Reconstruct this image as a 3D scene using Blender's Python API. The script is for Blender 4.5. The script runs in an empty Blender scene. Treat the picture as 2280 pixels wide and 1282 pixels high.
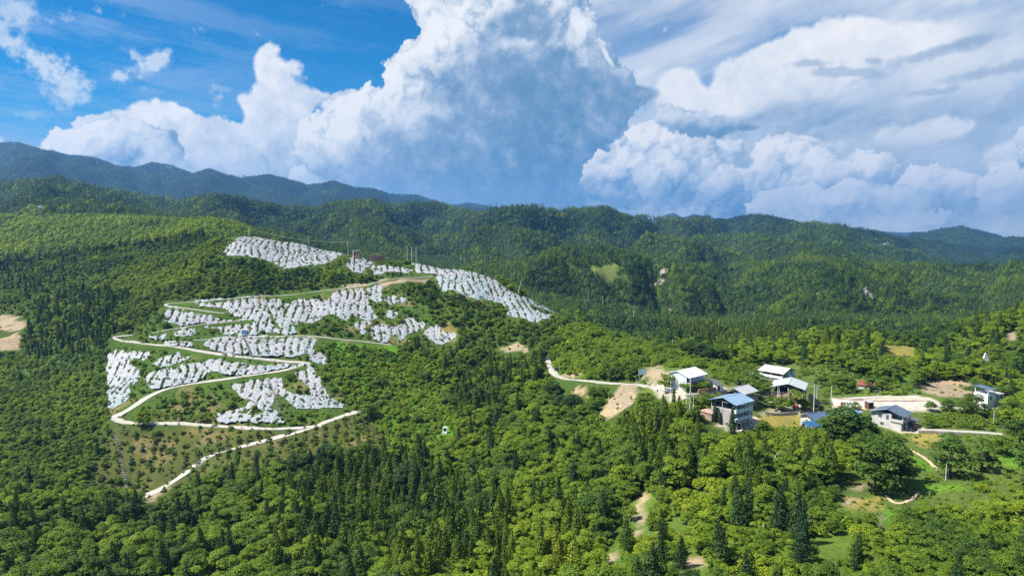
import bpy, bmesh, math, random
import numpy as np
from mathutils import Vector, Matrix

random.seed(7); RNG = np.random.default_rng(7)
scene = bpy.context.scene
C = scene.collection
R = math.radians

# ------------------------------------------------------------------ camera
FPX = 1520.0                                   # focal length on the photograph's 2280 px scale
HORIZON = 500.0                                # row of the true horizon
PITCH_DEG = math.degrees(math.atan((641-HORIZON)/FPX))
cam_d = bpy.data.cameras.new('camera'); cam = bpy.data.objects.new('camera', cam_d); C.objects.link(cam)
cam_d.sensor_width = 36.0; cam_d.lens = 36.0*FPX/2280.0
cam_d.clip_start = 1.0; cam_d.clip_end = 40000.0
cam.location = (0, 0, 0); cam.rotation_euler = (R(90-PITCH_DEG), 0, 0)
scene.camera = cam

# ------------------------------------------------------------------ exposure and sampling
scene.view_settings.view_transform = 'Standard'; scene.view_settings.look = 'None'
scene.view_settings.gamma = 1.0; scene.view_settings.use_curve_mapping = False
EXPO = 1.0
scene.view_settings.exposure = EXPO
scene.render.engine = 'CYCLES'
cy = scene.cycles
cy.use_denoising = False; cy.denoiser = 'OPENIMAGEDENOISE'; cy.denoising_input_passes = 'RGB_ALBEDO_NORMAL'; cy.denoising_prefilter = 'ACCURATE'
cy.max_bounces = 4; cy.diffuse_bounces = 2; cy.glossy_bounces = 2; cy.transmission_bounces = 2; cy.transparent_max_bounces = 4; cy.volume_bounces = 0
cy.sample_clamp_indirect = 4.0; cy.caustics_reflective = False; cy.caustics_refractive = False
cy.use_adaptive_sampling = True; cy.adaptive_threshold = 0.005

# ------------------------------------------------------------------ sky: Nishita air with a procedural cloud field
SUN_EL, SUN_AZ = R(54), R(-100)                 # azimuth from straight ahead, minus = to the left
# ---- clouds: a procedural cloud field in azimuth / elevation, made with noise and puffs
def cloud_field(W=1664, H=608, AZ=43.0, E0=-1.5, E1=30.0, seed=5):
    rg = np.random.default_rng(seed)
    az = np.radians(np.linspace(-AZ, AZ, W))[None, :]
    el = np.radians(np.linspace(E0, E1, H))[:, None]
    pt = math.radians(PITCH_DEG)
    dx = np.sin(az)*np.cos(el); dy = np.cos(az)*np.cos(el); dz = np.sin(el)+0*az
    cy = dy*math.cos(pt)-dz*math.sin(pt); cz = dy*math.sin(pt)+dz*math.cos(pt)
    X = 1140+1520*dx/cy; Y = 641-1520*cz/cy            # bearings measured on the photograph's scale
    ppx = (W/(2*AZ))*57.3/1520.0                       # map pixels per unit of that scale
    FX = np.fft.fftfreq(H)[:, None]; FY = np.fft.rfftfreq(W)[None, :]
    def blur(a, s):                                     # three box passes: near enough to a gaussian
        w = max(int(round(s*ppx*1.0)), 0)
        if w < 1: w = 1
        b = a
        for ax in (0, 1):
            n = b.shape[ax]; pw = [(0, 0), (0, 0)]; pw[ax] = (3*w+3, 3*w)
            b = np.pad(b, pw, mode='edge')
            for _ in range(3):
                c = np.cumsum(b, axis=ax, dtype=np.float64)
                b = (c[2*w+1:]-c[:-2*w-1])/(2*w+1) if ax == 0 else (c[:, 2*w+1:]-c[:, :-2*w-1])/(2*w+1)
            b = b[:n] if ax == 0 else b[:, :n]
        return b
    def fnoise(beta, lo, sx=1.0, sy=1.0, rot=0.0):
        c, s = math.cos(rot), math.sin(rot)
        U = (FY*c+FX*s)*sx; V = (-FY*s+FX*c)*sy
        f = np.sqrt(U*U+V*V)
        amp = np.where(f > 0, 1/np.maximum(f, lo)**beta, 0)
        z = np.fft.irfft2(np.fft.rfft2(rg.standard_normal((H, W)))*amp, s=(H, W))
        return z/z.std()
    def samp(a, x, y):
        x = np.clip(x, 0, W-1.001); y = np.clip(y, 0, H-1.001)
        i = x.astype(int); j = y.astype(int); u = x-i; v = y-j
        return (a[j, i]*(1-u)+a[j, i+1]*u)*(1-v)+(a[j+1, i]*(1-u)+a[j+1, i+1]*u)*v
    gi, gj = np.meshgrid(np.arange(W, dtype=float), np.arange(H, dtype=float))
    def sm(a, b, x):
        t = np.clip((x-a)/(b-a), 0, 1); return t*t*(3-2*t)
    def poly(pts):
        ins = np.zeros((H, W), bool); n = len(pts)
        for k in range(n):
            x0, y0 = pts[k]; x1, y1 = pts[(k+1) % n]
            if y0 == y1: continue
            c = ((Y >= min(y0, y1)) & (Y < max(y0, y1)))
            ins ^= c & (X < x0+(Y-y0)*(x1-x0)/(y1-y0))
        return ins.astype(float)
    def ell(cx, cy_, rx, ry, ang=0.0):
        a = math.radians(ang); c, s = math.cos(a), math.sin(a)
        u = ((X-cx)*c+(Y-cy_)*s)/rx; v = (-(X-cx)*s+(Y-cy_)*c)/ry
        return np.exp(-(u*u+v*v))
    w1, w2 = fnoise(2.0, .004), fnoise(2.0, .004)       # warps
    w3, w4 = fnoise(1.7, .02), fnoise(1.7, .02)
    n1, n2, n3 = fnoise(1.75, .004), fnoise(1.6, .012), fnoise(1.45, .03)
    st = fnoise(1.7, .004, 2.6, .30, math.radians(-7)); st2 = fnoise(1.55, .006, 2.4, .30, math.radians(17))
    col = np.zeros((H, W, 3)); alp = np.zeros((H, W))
    def over(rgb, a):
        nonlocal col, alp
        a = np.clip(a, 0, 1); rgb = np.broadcast_to(np.asarray(rgb, float), (H, W, 3))
        na = a+alp*(1-a)
        col = np.where(na[..., None] > 1e-5, (rgb*a[..., None]+col*(alp*(1-a))[..., None])/np.maximum(na, 1e-5)[..., None], rgb)
        alp = na
    WHITE = np.array([.985, .985, .99]); MID = np.array([.83, .875, .925]); SHADE = np.array([.60, .70, .82]); DARK = np.array([.37, .555, .715])
    def ramp(t):
        t = np.clip(t, 0, 1)[..., None]
        k = t*3
        return np.where(k < 1, DARK+(SHADE-DARK)*k, np.where(k < 2, SHADE+(MID-SHADE)*(k-1), MID+(WHITE-MID)*(k-2)))
    def cumulus(mask, radii, counts, seed2, warp=7.0, infl=.55):
        """billowed height of a heap of puffs filling a mask"""
        r2 = np.random.default_rng(seed2)
        Hh = np.zeros((H, W)); soft = blur(mask, 60)
        for r, cnt in zip(radii, counts):
            rp = r*ppx
            q = blur(mask, r*.55)
            ok = np.argwhere(q > .80)
            if not len(ok): continue
            wgt = 1.15-q[ok[:, 0], ok[:, 1]]; wgt /= wgt.sum()
            pick = ok[r2.choice(len(ok), size=cnt, p=wgt)]
            for (j, i) in pick:
                rr = rp*r2.uniform(.55, 1.15); R = int(rr)+1
                j0, j1, i0, i1 = max(j-R, 0), min(j+R+1, H), max(i-R, 0), min(i+R+1, W)
                d2 = (gi[j0:j1, i0:i1]-i)**2+(gj[j0:j1, i0:i1]-j)**2
                b = max(Hh[j, i]-.25*rr, 0)+infl*rr*soft[j, i]
                hh = np.where(d2 < rr*rr, b+np.sqrt(np.maximum(rr*rr-d2, 0)), 0)
                Hh[j0:j1, i0:i1] = np.maximum(Hh[j0:j1, i0:i1], hh)
        a = warp*ppx
        return samp(Hh, gi+a*(w3*.55+w1*.5), gj+a*(w4*.55+w2*.5))
    L = np.array([-.62, .62, .48]); L /= np.linalg.norm(L)
    def light(Hh, s=2.0):
        out = 0
        for sc, k in ((s, .22), (s*3.5, .40), (s*9, .38)):
            b = blur(Hh, sc); gy, gx = np.gradient(b)
            nz = 1/np.sqrt(1+gx*gx+gy*gy)
            out = out+k*(-gx*L[0]-gy*L[1]+L[2])*nz
        ao = np.clip((Hh-blur(Hh, 22))/(16*ppx), -1, 1)
        return out, ao
    # 1 thin cirrus on the left and over the whole blue
    c1 = sm(-.3, 2.2, st+.45*n1)*.26+sm(.6, 2.6, st2)*.10
    c1 = c1*(1-.75*ell(900, 150, 420, 190, 0))+.36*ell(-60, 150, 420, 330)*sm(-1.5, 1.5, st+.4*n2)+.16*sm(120, 400, Y)
    over((.66, .76, .91), c1)
    # 2 high veil on the right
    v = sm(1230, 1420, X+40*n1+.45*(300-Y))
    gap = ell(1440, 75, 210, 55, -14)+.9*ell(1700, 120, 260, 48, -24)+.75*ell(1330, 60, 90, 60)+.35*ell(2150, 20, 300, 30, -8)
    vein = sm(-1.4, 1.3, st2+.5*n2)
    vein = blur(vein, 3)
    va = v*np.clip(  .96-.58*np.clip(gap*(1.05-.16*st2), 0, 1)-.07*(1-vein), 0, 1)
    br = .60+.05*blur(st2, 3)+.08*n1+.22*ell(1480, 105, 200, 60, -20)-.12*ell(1800, 290, 420, 110)+.05
    over(ramp(np.clip(br+.08, .32, .86)), va)
    # 3 bright anvil
    m = poly([(1585, 150), (1640, 128), (1700, 98), (1760, 68), (1830, 48), (1900, 33), (1975, 52), (2060, 52), (2150, 48), (2200, 60), (2120, 100), (2020, 130), (1950, 158), (1880, 190), (1830, 230), (1700, 262), (1600, 262), (1560, 235), (1590, 200)])
    h = blur(m, 16); a = sm(.34, .62, h+.055*w3+.035*w1)*sm(-.2, .5, blur(m, 40))
    lowfade = sm(275, 205, Y-.28*(X-1900)*-1*(X > 1900)+9*n2)
    over(ramp(.93-.10*sm(90, 240, Y-.0*X)+.05*n2), a*(.25+.75*lowfade))
    m = poly([(1455, 210), (1475, 165), (1520, 150), (1560, 165), (1565, 205), (1640, 200), (1720, 215), (1700, 260), (1560, 262), (1470, 245)])
    a = sm(.3, .7, blur(m, 12)+.06*w3+.04*w1); over(ramp(.93+.05*n2), a*.95)
    # dark shreds on the anvil
    for e in ((1800, 143, 60, 9, -4), (1880, 162, 90, 11, 3), (1945, 136, 20, 6, 0), (2080, 120, 110, 14, -14), (2170, 92, 70, 9, -12), (2240, 250, 70, 30, -28), (2210, 160, 120, 14, -12), (2080, 205, 60, 9, -6)):
        over((.60, .69, .81), np.clip(sm(.12, .75, ell(*e)+.22*w3*ell(e[0], e[1], e[2]*1.4, e[3]*1.8, e[4])), 0, 1)*.55)
    # lower right veil and a paler bank in it
    over(ramp(.44+.06*n2+.05*st2), sm(.25, .8, ell(1850, 300, 250, 80, 0)+.6*ell(2150, 270, 200, 60, -10)+.12*n1)*.75)
    m = poly([(1940, 330), (1945, 292), (1975, 276), (2010, 280), (2060, 272), (2100, 266), (2150, 262), (2175, 272), (2140, 305), (2090, 335), (2060, 360), (1970, 360)])
    over(ramp(.90+.05*n2+.05*n1-.25*sm(290, 345, Y)), sm(.25, .75, blur(m, 12)+.13*w3+.06*w1)*sm(362, 300, Y+10*n2)*.9)
    m = poly([(2170, 345), (2230, 320), (2330, 300), (2420, 310), (2400, 375), (2200, 370)]); over(ramp(.85+.05*n2), sm(.3, .75, blur(m, 12)+.06*w3)*.9)
    # 4 left bank: soft rear, crisp front
    m = poly([(205, 258), (240, 250), (300, 240), (320, 225), (350, 222), (385, 226), (430, 250), (470, 262), (500, 258), (540, 280), (600, 300), (680, 330), (720, 440), (120, 440), (200, 300)])
    h = blur(m, 12); over(ramp(.80+.06*n2-.20*sm(300, 420, Y)+.20*ell(350, 250, 90, 30)+.14*w3*.4), sm(.38, .62, h+.09*w3+.04*w1))
    m = poly([(98, 330), (103, 290), (130, 284), (150, 302), (175, 300), (185, 288), (205, 278), (235, 272), (262, 288), (280, 278), (310, 272), (330, 282), (345, 278), (352, 300), (375, 320), (405, 335), (420, 360), (440, 430), (90, 430)])
    h = cumulus(m, (46, 30, 19, 11, 7), (70, 160, 330, 600, 700), 11)
    lt, ao = light(h); over(ramp(.55+.42*lt+.13*ao-.16*sm(320, 400, Y)-.10*sm(200, 400, X)+.05*n2), sm(1.5, 9, h)*sm(440, 350, Y+10*n2+.25*(X-250)))
    m = poly([(500, 345), (515, 310), (525, 322), (535, 340), (560, 325), (583, 345), (590, 375), (600, 430), (480, 430), (505, 380)])
    h = cumulus(m, (22, 14, 9, 6), (26, 50, 90, 130), 12, 5)
    # 5 spire in the middle left
    ms = poly([(578, 120), (585, 100), (605, 95), (620, 108), (617, 138), (640, 135), (672, 128), (668, 150), (680, 175), (660, 165), (640, 160), (655, 185), (700, 205), (755, 200), (730, 222), (700, 235), (690, 262), (740, 300), (760, 440), (470, 440), (500, 330), (545, 270), (525, 215), (560, 205), (575, 165), (557, 145)])
    hs = blur(ms, 8); a = sm(.30, .72, hs+.11*w3+.03*w1)*sm(0, .06, hs)
    over(ramp(.83+.07*n2+.06*n3*.4-.26*sm(260, 420, Y)+.14*ell(600, 150, 60, 90)-.10*ell(640, 380, 120, 90)), a*.97)
    lt, ao = light(h); over(ramp(.44+.34*lt+.12*ao), sm(1.5, 8, h)*.75)
    # lowest soft veil in front of the bank
    over(ramp(.57+.06*n2+.04*n1), sm(310, 420, Y+14*n1)*sm(1100, 760, X)*(.45+.45*sm(300, 520, X)))
    m = poly([(640, 400), (655, 372), (690, 370), (715, 400), (740, 440), (620, 440)])
    h = cumulus(m, (20, 13, 8), (20, 40, 80), 14, 5); lt, ao = light(h); over(ramp(.56+.36*lt+.12*ao), sm(1.5, 8, h)*.85)
    # left wisps
    for e, k in (((30, 25, 45, 40, 30), .8), ((40, 115, 60, 28, 35), .85), ((110, 150, 60, 26, 25), .95), ((160, 185, 52, 40, 40), .9), ((150, 215, 60, 25, 20), .6), ((295, 125, 26, 12, 35), .7), ((345, 138, 38, 20, -15), .95), ((375, 115, 16, 12, 0), .5), ((268, 173, 20, 20, 0), .95), ((10, 80, 30, 30, 20), .6), ((60, 255, 60, 12, 5), .35), ((490, 197, 24, 6, 10), .3)):
        g = ell(*e); g2 = ell(e[0], e[1], e[2]*1.5, e[3]*1.6, e[4])
        over((.86, .91, .96), sm(.10, 1.0, g+(.34*w3+.16*n3)*g2)*k*.88)
    m = poly([(-60, 330), (-20, 300), (5, 300), (12, 322), (-10, 345)]); over(ramp(.85), sm(.3, .7, blur(m, 7)+.05*w3))
    # 6 right lower row of cumulus, rear haze then heads
    over(ramp(.52+.06*n2+.05*n1), sm(1250, 1330, X+25*n1)*sm(330, 420, Y+18*n1+10*n2)*.97)
    rows = [([(1275, 372), (1282, 350), (1300, 352), (1330, 340), (1370, 320), (1400, 300), (1440, 270), (1480, 262), (1540, 300), (1600, 310), (1640, 330), (1660, 370), (1660, 410), (1640, 470), (1560, 480), (1400, 460), (1290, 425)], 21, .58),
            ([(1640, 400), (1655, 360), (1680, 350), (1690, 318), (1720, 305), (1740, 318), (1770, 325), (1800, 330), (1845, 335), (1850, 365), (1880, 370), (1930, 355), (1960, 345), (1990, 360), (2010, 385), (2010, 440), (1700, 450)], 22, .56),
            ([(2010, 430), (2015, 392), (2040, 375), (2080, 385), (2110, 395), (2150, 400), (2190, 415), (2210, 450), (2180, 472), (2080, 472), (2020, 470)], 23, .58),
            ([(2205, 470), (2200, 430), (2215, 395), (2240, 378), (2275, 372), (2330, 360), (2420, 380), (2450, 470), (2280, 505), (2230, 500)], 24, .58),
            ([(2250, 300), (2280, 290), (2400, 270), (2600, 280), (2700, 470), (2400, 470)], 25, .52),
            ([(1650, 470), (1665, 440), (1700, 425), (1750, 430), (1800, 425), (1860, 430), (1900, 420), (1950, 425), (2010, 430), (2060, 450), (2060, 490), (1700, 495)], 27, .60),
            ([(2000, 492), (2050, 482), (2130, 478), (2165, 492), (2150, 515), (2010, 515)], 26, .55)]
    for pts, sd, b0 in rows:
        m = poly(pts); y0 = min(p[1] for p in pts); y1 = max(p[1] for p in pts)
        h = cumulus(m, (40, 27, 17, 10, 7), (60, 130, 260, 420, 500), sd)
        lt, ao = light(h)
        t = b0+.42*lt+.12*ao-.36*sm(y0+(y1-y0)*.42, y1+10, Y+14*n2+8*n1)+.05*n2+.05*n1
        over(ramp(t), sm(1.5, 8, h)*sm(y1+14, y1-40, Y+16*n2+10*n1))
    over(ramp(.56+.08*n2+.06*n1), sm(440, 500, Y+16*n1+6*n2)*sm(1560, 1700, X)*.85*(1-.8*ell(2080, 498, 110, 16)))
    over(ramp(.80+.06*n2+.05*n1), sm(478, 520, Y+7*n1)*sm(1300, 1500, X)*.6)
    # 7 the central tower
    mt = poly([(905, -40), (912, 20), (938, 50), (952, 98), (925, 128), (897, 122), (868, 132), (858, 185), (845, 195), (828, 182), (800, 198), (775, 228), (752, 252), (700, 262), (668, 275), (660, 300), (672, 345), (690, 372), (740, 400), (800, 440), (900, 500), (1282, 500), (1275, 380), (1290, 335), (1345, 330), (1400, 305), (1395, 290), (1360, 300), (1350, 275), (1430, 235), (1480, 222), (1495, 210), (1465, 190), (1430, 185), (1385, 175), (1370, 150), (1340, 125), (1310, 80), (1300, 50), (1270, 30), (1260, -5), (1230, -30), (1150, -120)])
    top = poly([(905, -40), (880, -150), (1000, -220), (1150, -200), (1260, -60), (1240, -10), (1050, 20)])
    mt = np.maximum(mt, top)
    h = cumulus(mt, (60, 38, 24, 14, 9), (150, 330, 700, 1300, 1500), 31, 9)
    lt, ao = light(h)
    dk = 1.0*ell(1240, 230, 165, 150)+.85*ell(1180, 380, 210, 110)+.55*ell(1300, 330, 70, 40)+.45*ell(1060, 170, 130, 70, 20)+.5*ell(1180, 60, 90, 45)+.45*ell(1400, 220, 70, 40)+.40*ell(1000, 420, 260, 60)+.32*ell(830, 400, 170, 60)+.30*ell(860, 300, 60, 30, 30)+.2*ell(1000, 250, 60, 60)+.35*ell(950, 320, 70, 70)
    brt = .55*ell(1170, 95, 75, 14)+.40*ell(1280, 50, 30, 45, 60)+.35*ell(1025, 150, 38, 34)+.30*ell(930, 280, 70, 60)+.30*ell(890, 160, 45, 45)+.3*ell(960, 60, 50, 70)+.3*ell(770, 260, 90, 40)+.22*ell(1060, 310, 40, 20)+.22*ell(960, 372, 40, 12)+.16*ell(1090, 240, 50, 60)
    dk = np.clip(dk*.92*(1+.12*w1)+(.10*n2+.13*n1+.10*w3)*np.clip(dk, 0, .7), 0, 1.0)
    crisp = np.clip(1.05-1.25*dk, .05, 1)
    soft = sm(-.8, 1.2, n1+.6*w1)
    t = .74+crisp*(1-.55*soft)*(.40*(lt-.45)+.15*ao)+.07*n2*crisp+.07*n1*crisp+.04*n2+.02*n3-(.78+.10*n1+.06*w3)*dk+brt*.62
    t = np.where(t < .30, .30*np.exp((np.minimum(t, .3)-.30)/.30), t)+(.035*n2+.045*n1+.03*w1)*np.clip(dk, 0, 1)
    core = blur(mt, 10)
    over(ramp(t), np.maximum(sm(1.5, 8, h), sm(.62, .9, core+.03*w3))*sm(510, 470, Y)*1.0)
    # sunlit rim on its right side
    for e in ((1285, 40, 16, 34, -25), (1300, 70, 12, 16, 0), (1352, 125, 6, 26, -28), (1250, 8, 20, 16, 0)):
        g = ell(*e); over((.95, .97, .99), sm(.2, .8, g+.25*w3*ell(e[0], e[1], e[2]*1.5, e[3]*1.4, e[4]))*.85)
    # rain haze below the tower down to the hills
    over(ramp(.13+.20*sm(1150, 760, X)+.03*n2+.04*n1), sm(370, 490, Y+14*n1)*sm(600, 980, X+30*n1)*sm(1420, 1260, X+10*n1)*.8)
    # 8 small dark clouds
    for pts, sd in (([(1452, 285), (1470, 250), (1500, 235), (1535, 245), (1570, 258), (1620, 255), (1660, 268), (1705, 282), (1690, 296), (1640, 300), (1600, 310), (1560, 302), (1510, 298)], 41), ([(1590, 365), (1600, 335), (1640, 325), (1680, 345), (1692, 362), (1660, 372), (1620, 378)], 42), ([(1320, 410), (1328, 393), (1348, 388), (1362, 402), (1350, 422)], 43), ([(1362, 380), (1380, 365), (1402, 366), (1410, 386), (1385, 388)], 44), ([(800, 275), (812, 250), (850, 246), (865, 270), (850, 284)], 45), ([(1340, 325), (1372, 318), (1400, 300), (1398, 322), (1370, 336), (1345, 336)], 46)):
        m = poly(pts); y0 = min(p[1] for p in pts); y1 = max(p[1] for p in pts)
        h = cumulus(m, (20, 13, 8, 5), (40, 90, 180, 260), sd, 6)
        lt, ao = light(h)
        if sd == 41: t = .30+.34*lt+.12*ao-.38*sm(y0+20, y1-8, Y)+.05*n2
        elif sd == 45: t = .36+.12*lt+.05*n2
        else: t = .20+.26*lt+.10*ao+.06*n2
        over(ramp(t), sm(1, 16, h)*sm(.30, .85, blur(m, 7)+.22*w3+.12*w1)*(.80 if sd == 41 else .68 if sd != 45 else .5))
    # fade of the detailed field into the plain sky above and beside it
    edge = sm(0, .10, (az+math.radians(AZ))/math.radians(2*AZ))*sm(0, .10, (math.radians(AZ)-az)/math.radians(2*AZ))*sm(1, .72, (el-math.radians(E0))/math.radians(E1-E0))
    lin = np.where(col <= .04045, col/12.92, ((np.maximum(col, 0)+.055)/1.055)**2.4)
    return lin, np.clip(alp*edge, 0, 1)

CL_AZ, CL_E0, CL_E1, CL_W, CL_H = 43.0, -1.5, 30.0, 1664, 608
lin, alp = cloud_field(CL_W, CL_H, CL_AZ, CL_E0, CL_E1)
img = bpy.data.images.new('cloud_field', CL_W, CL_H, alpha=True, float_buffer=True)
img.colorspace_settings.name = 'Non-Color'
img.alpha_mode = 'CHANNEL_PACKED'
buf = np.ones((CL_H, CL_W, 4), np.float32); buf[..., :3] = lin/(2.0**EXPO); buf[..., 3] = alp
img.pixels.foreach_set(buf.ravel()); img.update(); img.pack()

world = bpy.data.worlds.new('World'); scene.world = world; world.use_nodes = True
nt = world.node_tree; nt.nodes.clear()
def wn(t, **kw):
    n = nt.nodes.new(t)
    for k, v in kw.items(): setattr(n, k, v)
    return n
def wm(op, a, b=None, c=None, clamp=False):
    n = wn('ShaderNodeMath', operation=op, use_clamp=clamp)
    for i, v in enumerate((a, b, c)):
        if v is None: continue
        if isinstance(v, (int, float)): n.inputs[i].default_value = v
        else: nt.links.new(v, n.inputs[i])
    return n.outputs[0]
tc = wn('ShaderNodeTexCoord'); sep = wn('ShaderNodeSeparateXYZ'); nt.links.new(tc.outputs['Generated'], sep.inputs[0])
sx, sy, sz = sep.outputs
azn = wm('ARCTAN2', sx, sy); eln = wm('ARCSINE', sz)
uu = wm('MULTIPLY_ADD', azn, 1/(2*R(CL_AZ)), .5); vv = wm('MULTIPLY_ADD', eln, 1/(R(CL_E1)-R(CL_E0)), -R(CL_E0)/(R(CL_E1)-R(CL_E0)))
cmb = wn('ShaderNodeCombineXYZ'); nt.links.new(uu, cmb.inputs[0]); nt.links.new(vv, cmb.inputs[1])
tex = wn('ShaderNodeTexImage', image=img, interpolation='Cubic', extension='CLIP'); nt.links.new(cmb.outputs[0], tex.inputs[0])
sky = wn('ShaderNodeTexSky', sky_type='NISHITA'); sky.sun_disc = False
sky.sun_elevation = SUN_EL; sky.sun_rotation = SUN_AZ; sky.altitude = 900; sky.air_density = 1.0; sky.dust_density = .6; sky.ozone_density = 3.0
SKY_K = 0.060
hsv = wn('ShaderNodeHueSaturation'); hsv.inputs['Saturation'].default_value = 2.1; hsv.inputs['Value'].default_value = 1.0
nt.links.new(sky.outputs[0], hsv.inputs['Color'])
# soft broken cloud over the rest of the sky
mp = wn('ShaderNodeMapping'); nt.links.new(tc.outputs['Generated'], mp.inputs[0]); mp.inputs['Scale'].default_value = (2.2, 2.2, 5.0)
nz = wn('ShaderNodeTexNoise'); nt.links.new(mp.outputs[0], nz.inputs['Vector']); nz.inputs['Scale'].default_value = 1.3; nz.inputs['Detail'].default_value = 6
fade = wm('MULTIPLY', wm('SUBTRACT', nz.outputs[0], .43), 5.0, clamp=True)
infront = wm('MULTIPLY', wm('MULTIPLY', wm('SUBTRACT', wm('ABSOLUTE', azn), .70), 8, clamp=True), .75)
above = wm('MULTIPLY', wm('MULTIPLY', wm('SUBTRACT', eln, .42), 5, clamp=True), .75)
ca = wm('MULTIPLY', fade, wm('MAXIMUM', infront, above))
mx0 = wn('ShaderNodeMixRGB'); nt.links.new(ca, mx0.inputs[0]); nt.links.new(hsv.outputs[0], mx0.inputs[1])
g = .78/SKY_K/(2**EXPO); mx0.inputs[2].default_value = (g*.93, g*.97, g, 1)
scl = wn('ShaderNodeMixRGB', blend_type='MULTIPLY'); scl.inputs[0].default_value = 1; nt.links.new(tex.outputs['Color'], scl.inputs[1])
k = 1/SKY_K; scl.inputs[2].default_value = (k, k, k, 1)
mx = wn('ShaderNodeMixRGB'); nt.links.new(tex.outputs['Alpha'], mx.inputs[0]); nt.links.new(mx0.outputs[0], mx.inputs[1]); nt.links.new(scl.outputs[0], mx.inputs[2])
bg = wn('ShaderNodeBackground'); nt.links.new(mx.outputs[0], bg.inputs[0]); bg.inputs[1].default_value = SKY_K
wo = wn('ShaderNodeOutputWorld'); nt.links.new(bg.outputs[0], wo.inputs[0])
world.cycles.sampling_method = 'MANUAL'; world.cycles.sample_map_resolution = 512

# ------------------------------------------------------------------ sun
sd = bpy.data.lights.new('sun', 'SUN'); sun = bpy.data.objects.new('sun', sd); C.objects.link(sun)
sd.energy = 4.6; sd.angle = R(.53); sd.color = (1.0, .95, .86)
SUN_DIR = Vector((math.sin(SUN_AZ)*math.cos(SUN_EL), math.cos(SUN_AZ)*math.cos(SUN_EL), math.sin(SUN_EL)))
sun.rotation_euler = SUN_DIR.to_track_quat('Z', 'Y').to_euler()

# ================================================================== terrain
PC, PS = math.cos(R(PITCH_DEG)), math.sin(R(PITCH_DEG))
def ray(px, py):
    """image bearing -> (x/y, z/y)"""
    u = (np.asarray(px, float)-1140)/FPX; v = (np.asarray(py, float)-641)/FPX
    dy = PC-v*PS
    return u/dy, (-PS-v*PC)/dy
def proj(x, y, z):
    """world point -> photograph pixel"""
    d = y*PC-z*PS; w = y*PS+z*PC
    return 1140+FPX*x/d, 641-FPX*w/d
def at_depth(px, py, d):
    u, t = ray(px, py); return (float(u*d), float(d), float(t*d))

# survey points of the near and middle ground: bearing in the photograph and distance ahead in metres
SURVEY = [
 # foreground valley
 (-300,1400,150),(0,1400,140),(400,1400,150),(800,1400,140),(1130,1400,140),(1450,1420,105),(1800,1420,100),(2120,1400,102),(2500,1420,100),
 (0,1282,172),(400,1282,180),(800,1282,172),(1130,1270,165),(1400,1250,140),(1700,1270,125),(2120,1282,122),(2500,1270,120),
 (-250,1150,225),(0,1110,228),(150,1090,238),(600,1150,218),(800,1120,222),(1000,1110,226),(1130,1180,190),(1300,1100,196),(1450,1010,200),(1600,1090,172),(1750,1130,158),(2000,1160,150),(2280,1130,150),(2600,1100,155),
 (1750,1020,190),(1950,1040,185),(2150,1060,176),(2350,1040,180),
 # left flank
 (0,950,300),(130,860,358),(-250,950,300),(60,760,450),(0,700,490),(-250,700,500),(180,800,395),(160,700,455),(200,640,520),(0,620,600),(250,600,560),(0,560,690),(200,540,700),(400,560,600),(350,620,520),(-300,560,720),
 (0,500,810),(200,497,820),(400,503,780),(500,508,700),(-300,490,850),
 (0,492,950),(250,492,950),(500,512,900),(700,545,850),(-300,480,980),
 # orchard hill
 (330,1100,252),(180,1080,250),(500,1040,258),(700,1060,250),(870,990,264),(280,935,292),(250,945,292),(600,950,286),(800,915,302),(430,850,322),(640,830,326),(250,850,336),(700,800,338),(540,745,368),(260,757,366),(700,755,362),(380,685,398),(640,652,424),(850,635,436),(950,610,452),(640,597,462),(500,562,472),(800,608,452),(510,522,500),(640,540,508),(760,560,500),(920,592,472),(1060,606,448),(1150,652,420),(1290,712,384),(1010,750,378),(900,700,400),(1100,700,400),
 # its crest on the right and the ground dropping behind it
 (1450,772,338),(1650,830,296),(1550,800,312),
 (510,560,580),(700,600,600),(900,660,590),(1060,690,570),(1200,745,520),(1400,810,440),
 (700,590,760),(1000,640,760),(1250,690,700),(1500,745,600),(1700,770,470),
 # inner valley
 (900,1000,272),(960,920,300),(1000,850,334),(850,850,332),(1100,800,352),(1100,900,300),(1170,785,362),(1230,845,306),(1330,850,290),(1250,930,270),(1330,930,258),(1400,880,262),(1250,780,350),
 # village shelf
 (1470,868,252),(1528,868,243),(1620,870,252),(1640,950,224),(1590,935,228),(1560,980,208),(1760,905,246),(1700,870,266),(1750,850,290),(1650,905,243),(1820,955,224),(2000,955,226),(1950,895,252),(2090,900,252),(2060,880,262),(2150,960,224),(2280,960,226),(2500,950,230),(1900,870,278),(1850,980,210),(2080,1000,204),
 # right hand hill and knoll
 (1760,800,352),(1850,742,395),(1960,760,385),(1900,800,330),(2000,820,315),(2100,790,350),(2100,745,405),(2200,720,395),(2280,700,390),(2200,800,320),(2280,850,290),(2200,870,278),(2450,650,380),(2600,640,370),(2500,800,300),
 (1850,790,470),(2000,800,480),(2150,790,500),(2300,770,500),
 # middle valley beyond
 (1500,720,780),(1650,730,700),(1800,730,640),(2000,745,640),(2200,760,640),(2500,740,650),
 (1450,700,900),(1700,705,900),(1900,705,900),(2100,700,950),(2300,690,950),(2600,690,950),(1250,660,900),(1000,610,950),(700,560,1050),(400,510,1100),(0,480,1150),(-300,470,1150),
 (0,470,1400),(700,535,1400),(1250,620,1300),(1700,660,1300),(2100,670,1300),(2400,660,1300),
 (-300,480,2500),(700,520,2500),(1250,560,2500),(1700,580,2500),(2200,590,2500),(2600,580,2500),
 (-300,500,12000),(700,520,12000),(1700,530,12000),(2600,535,12000)]
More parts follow.
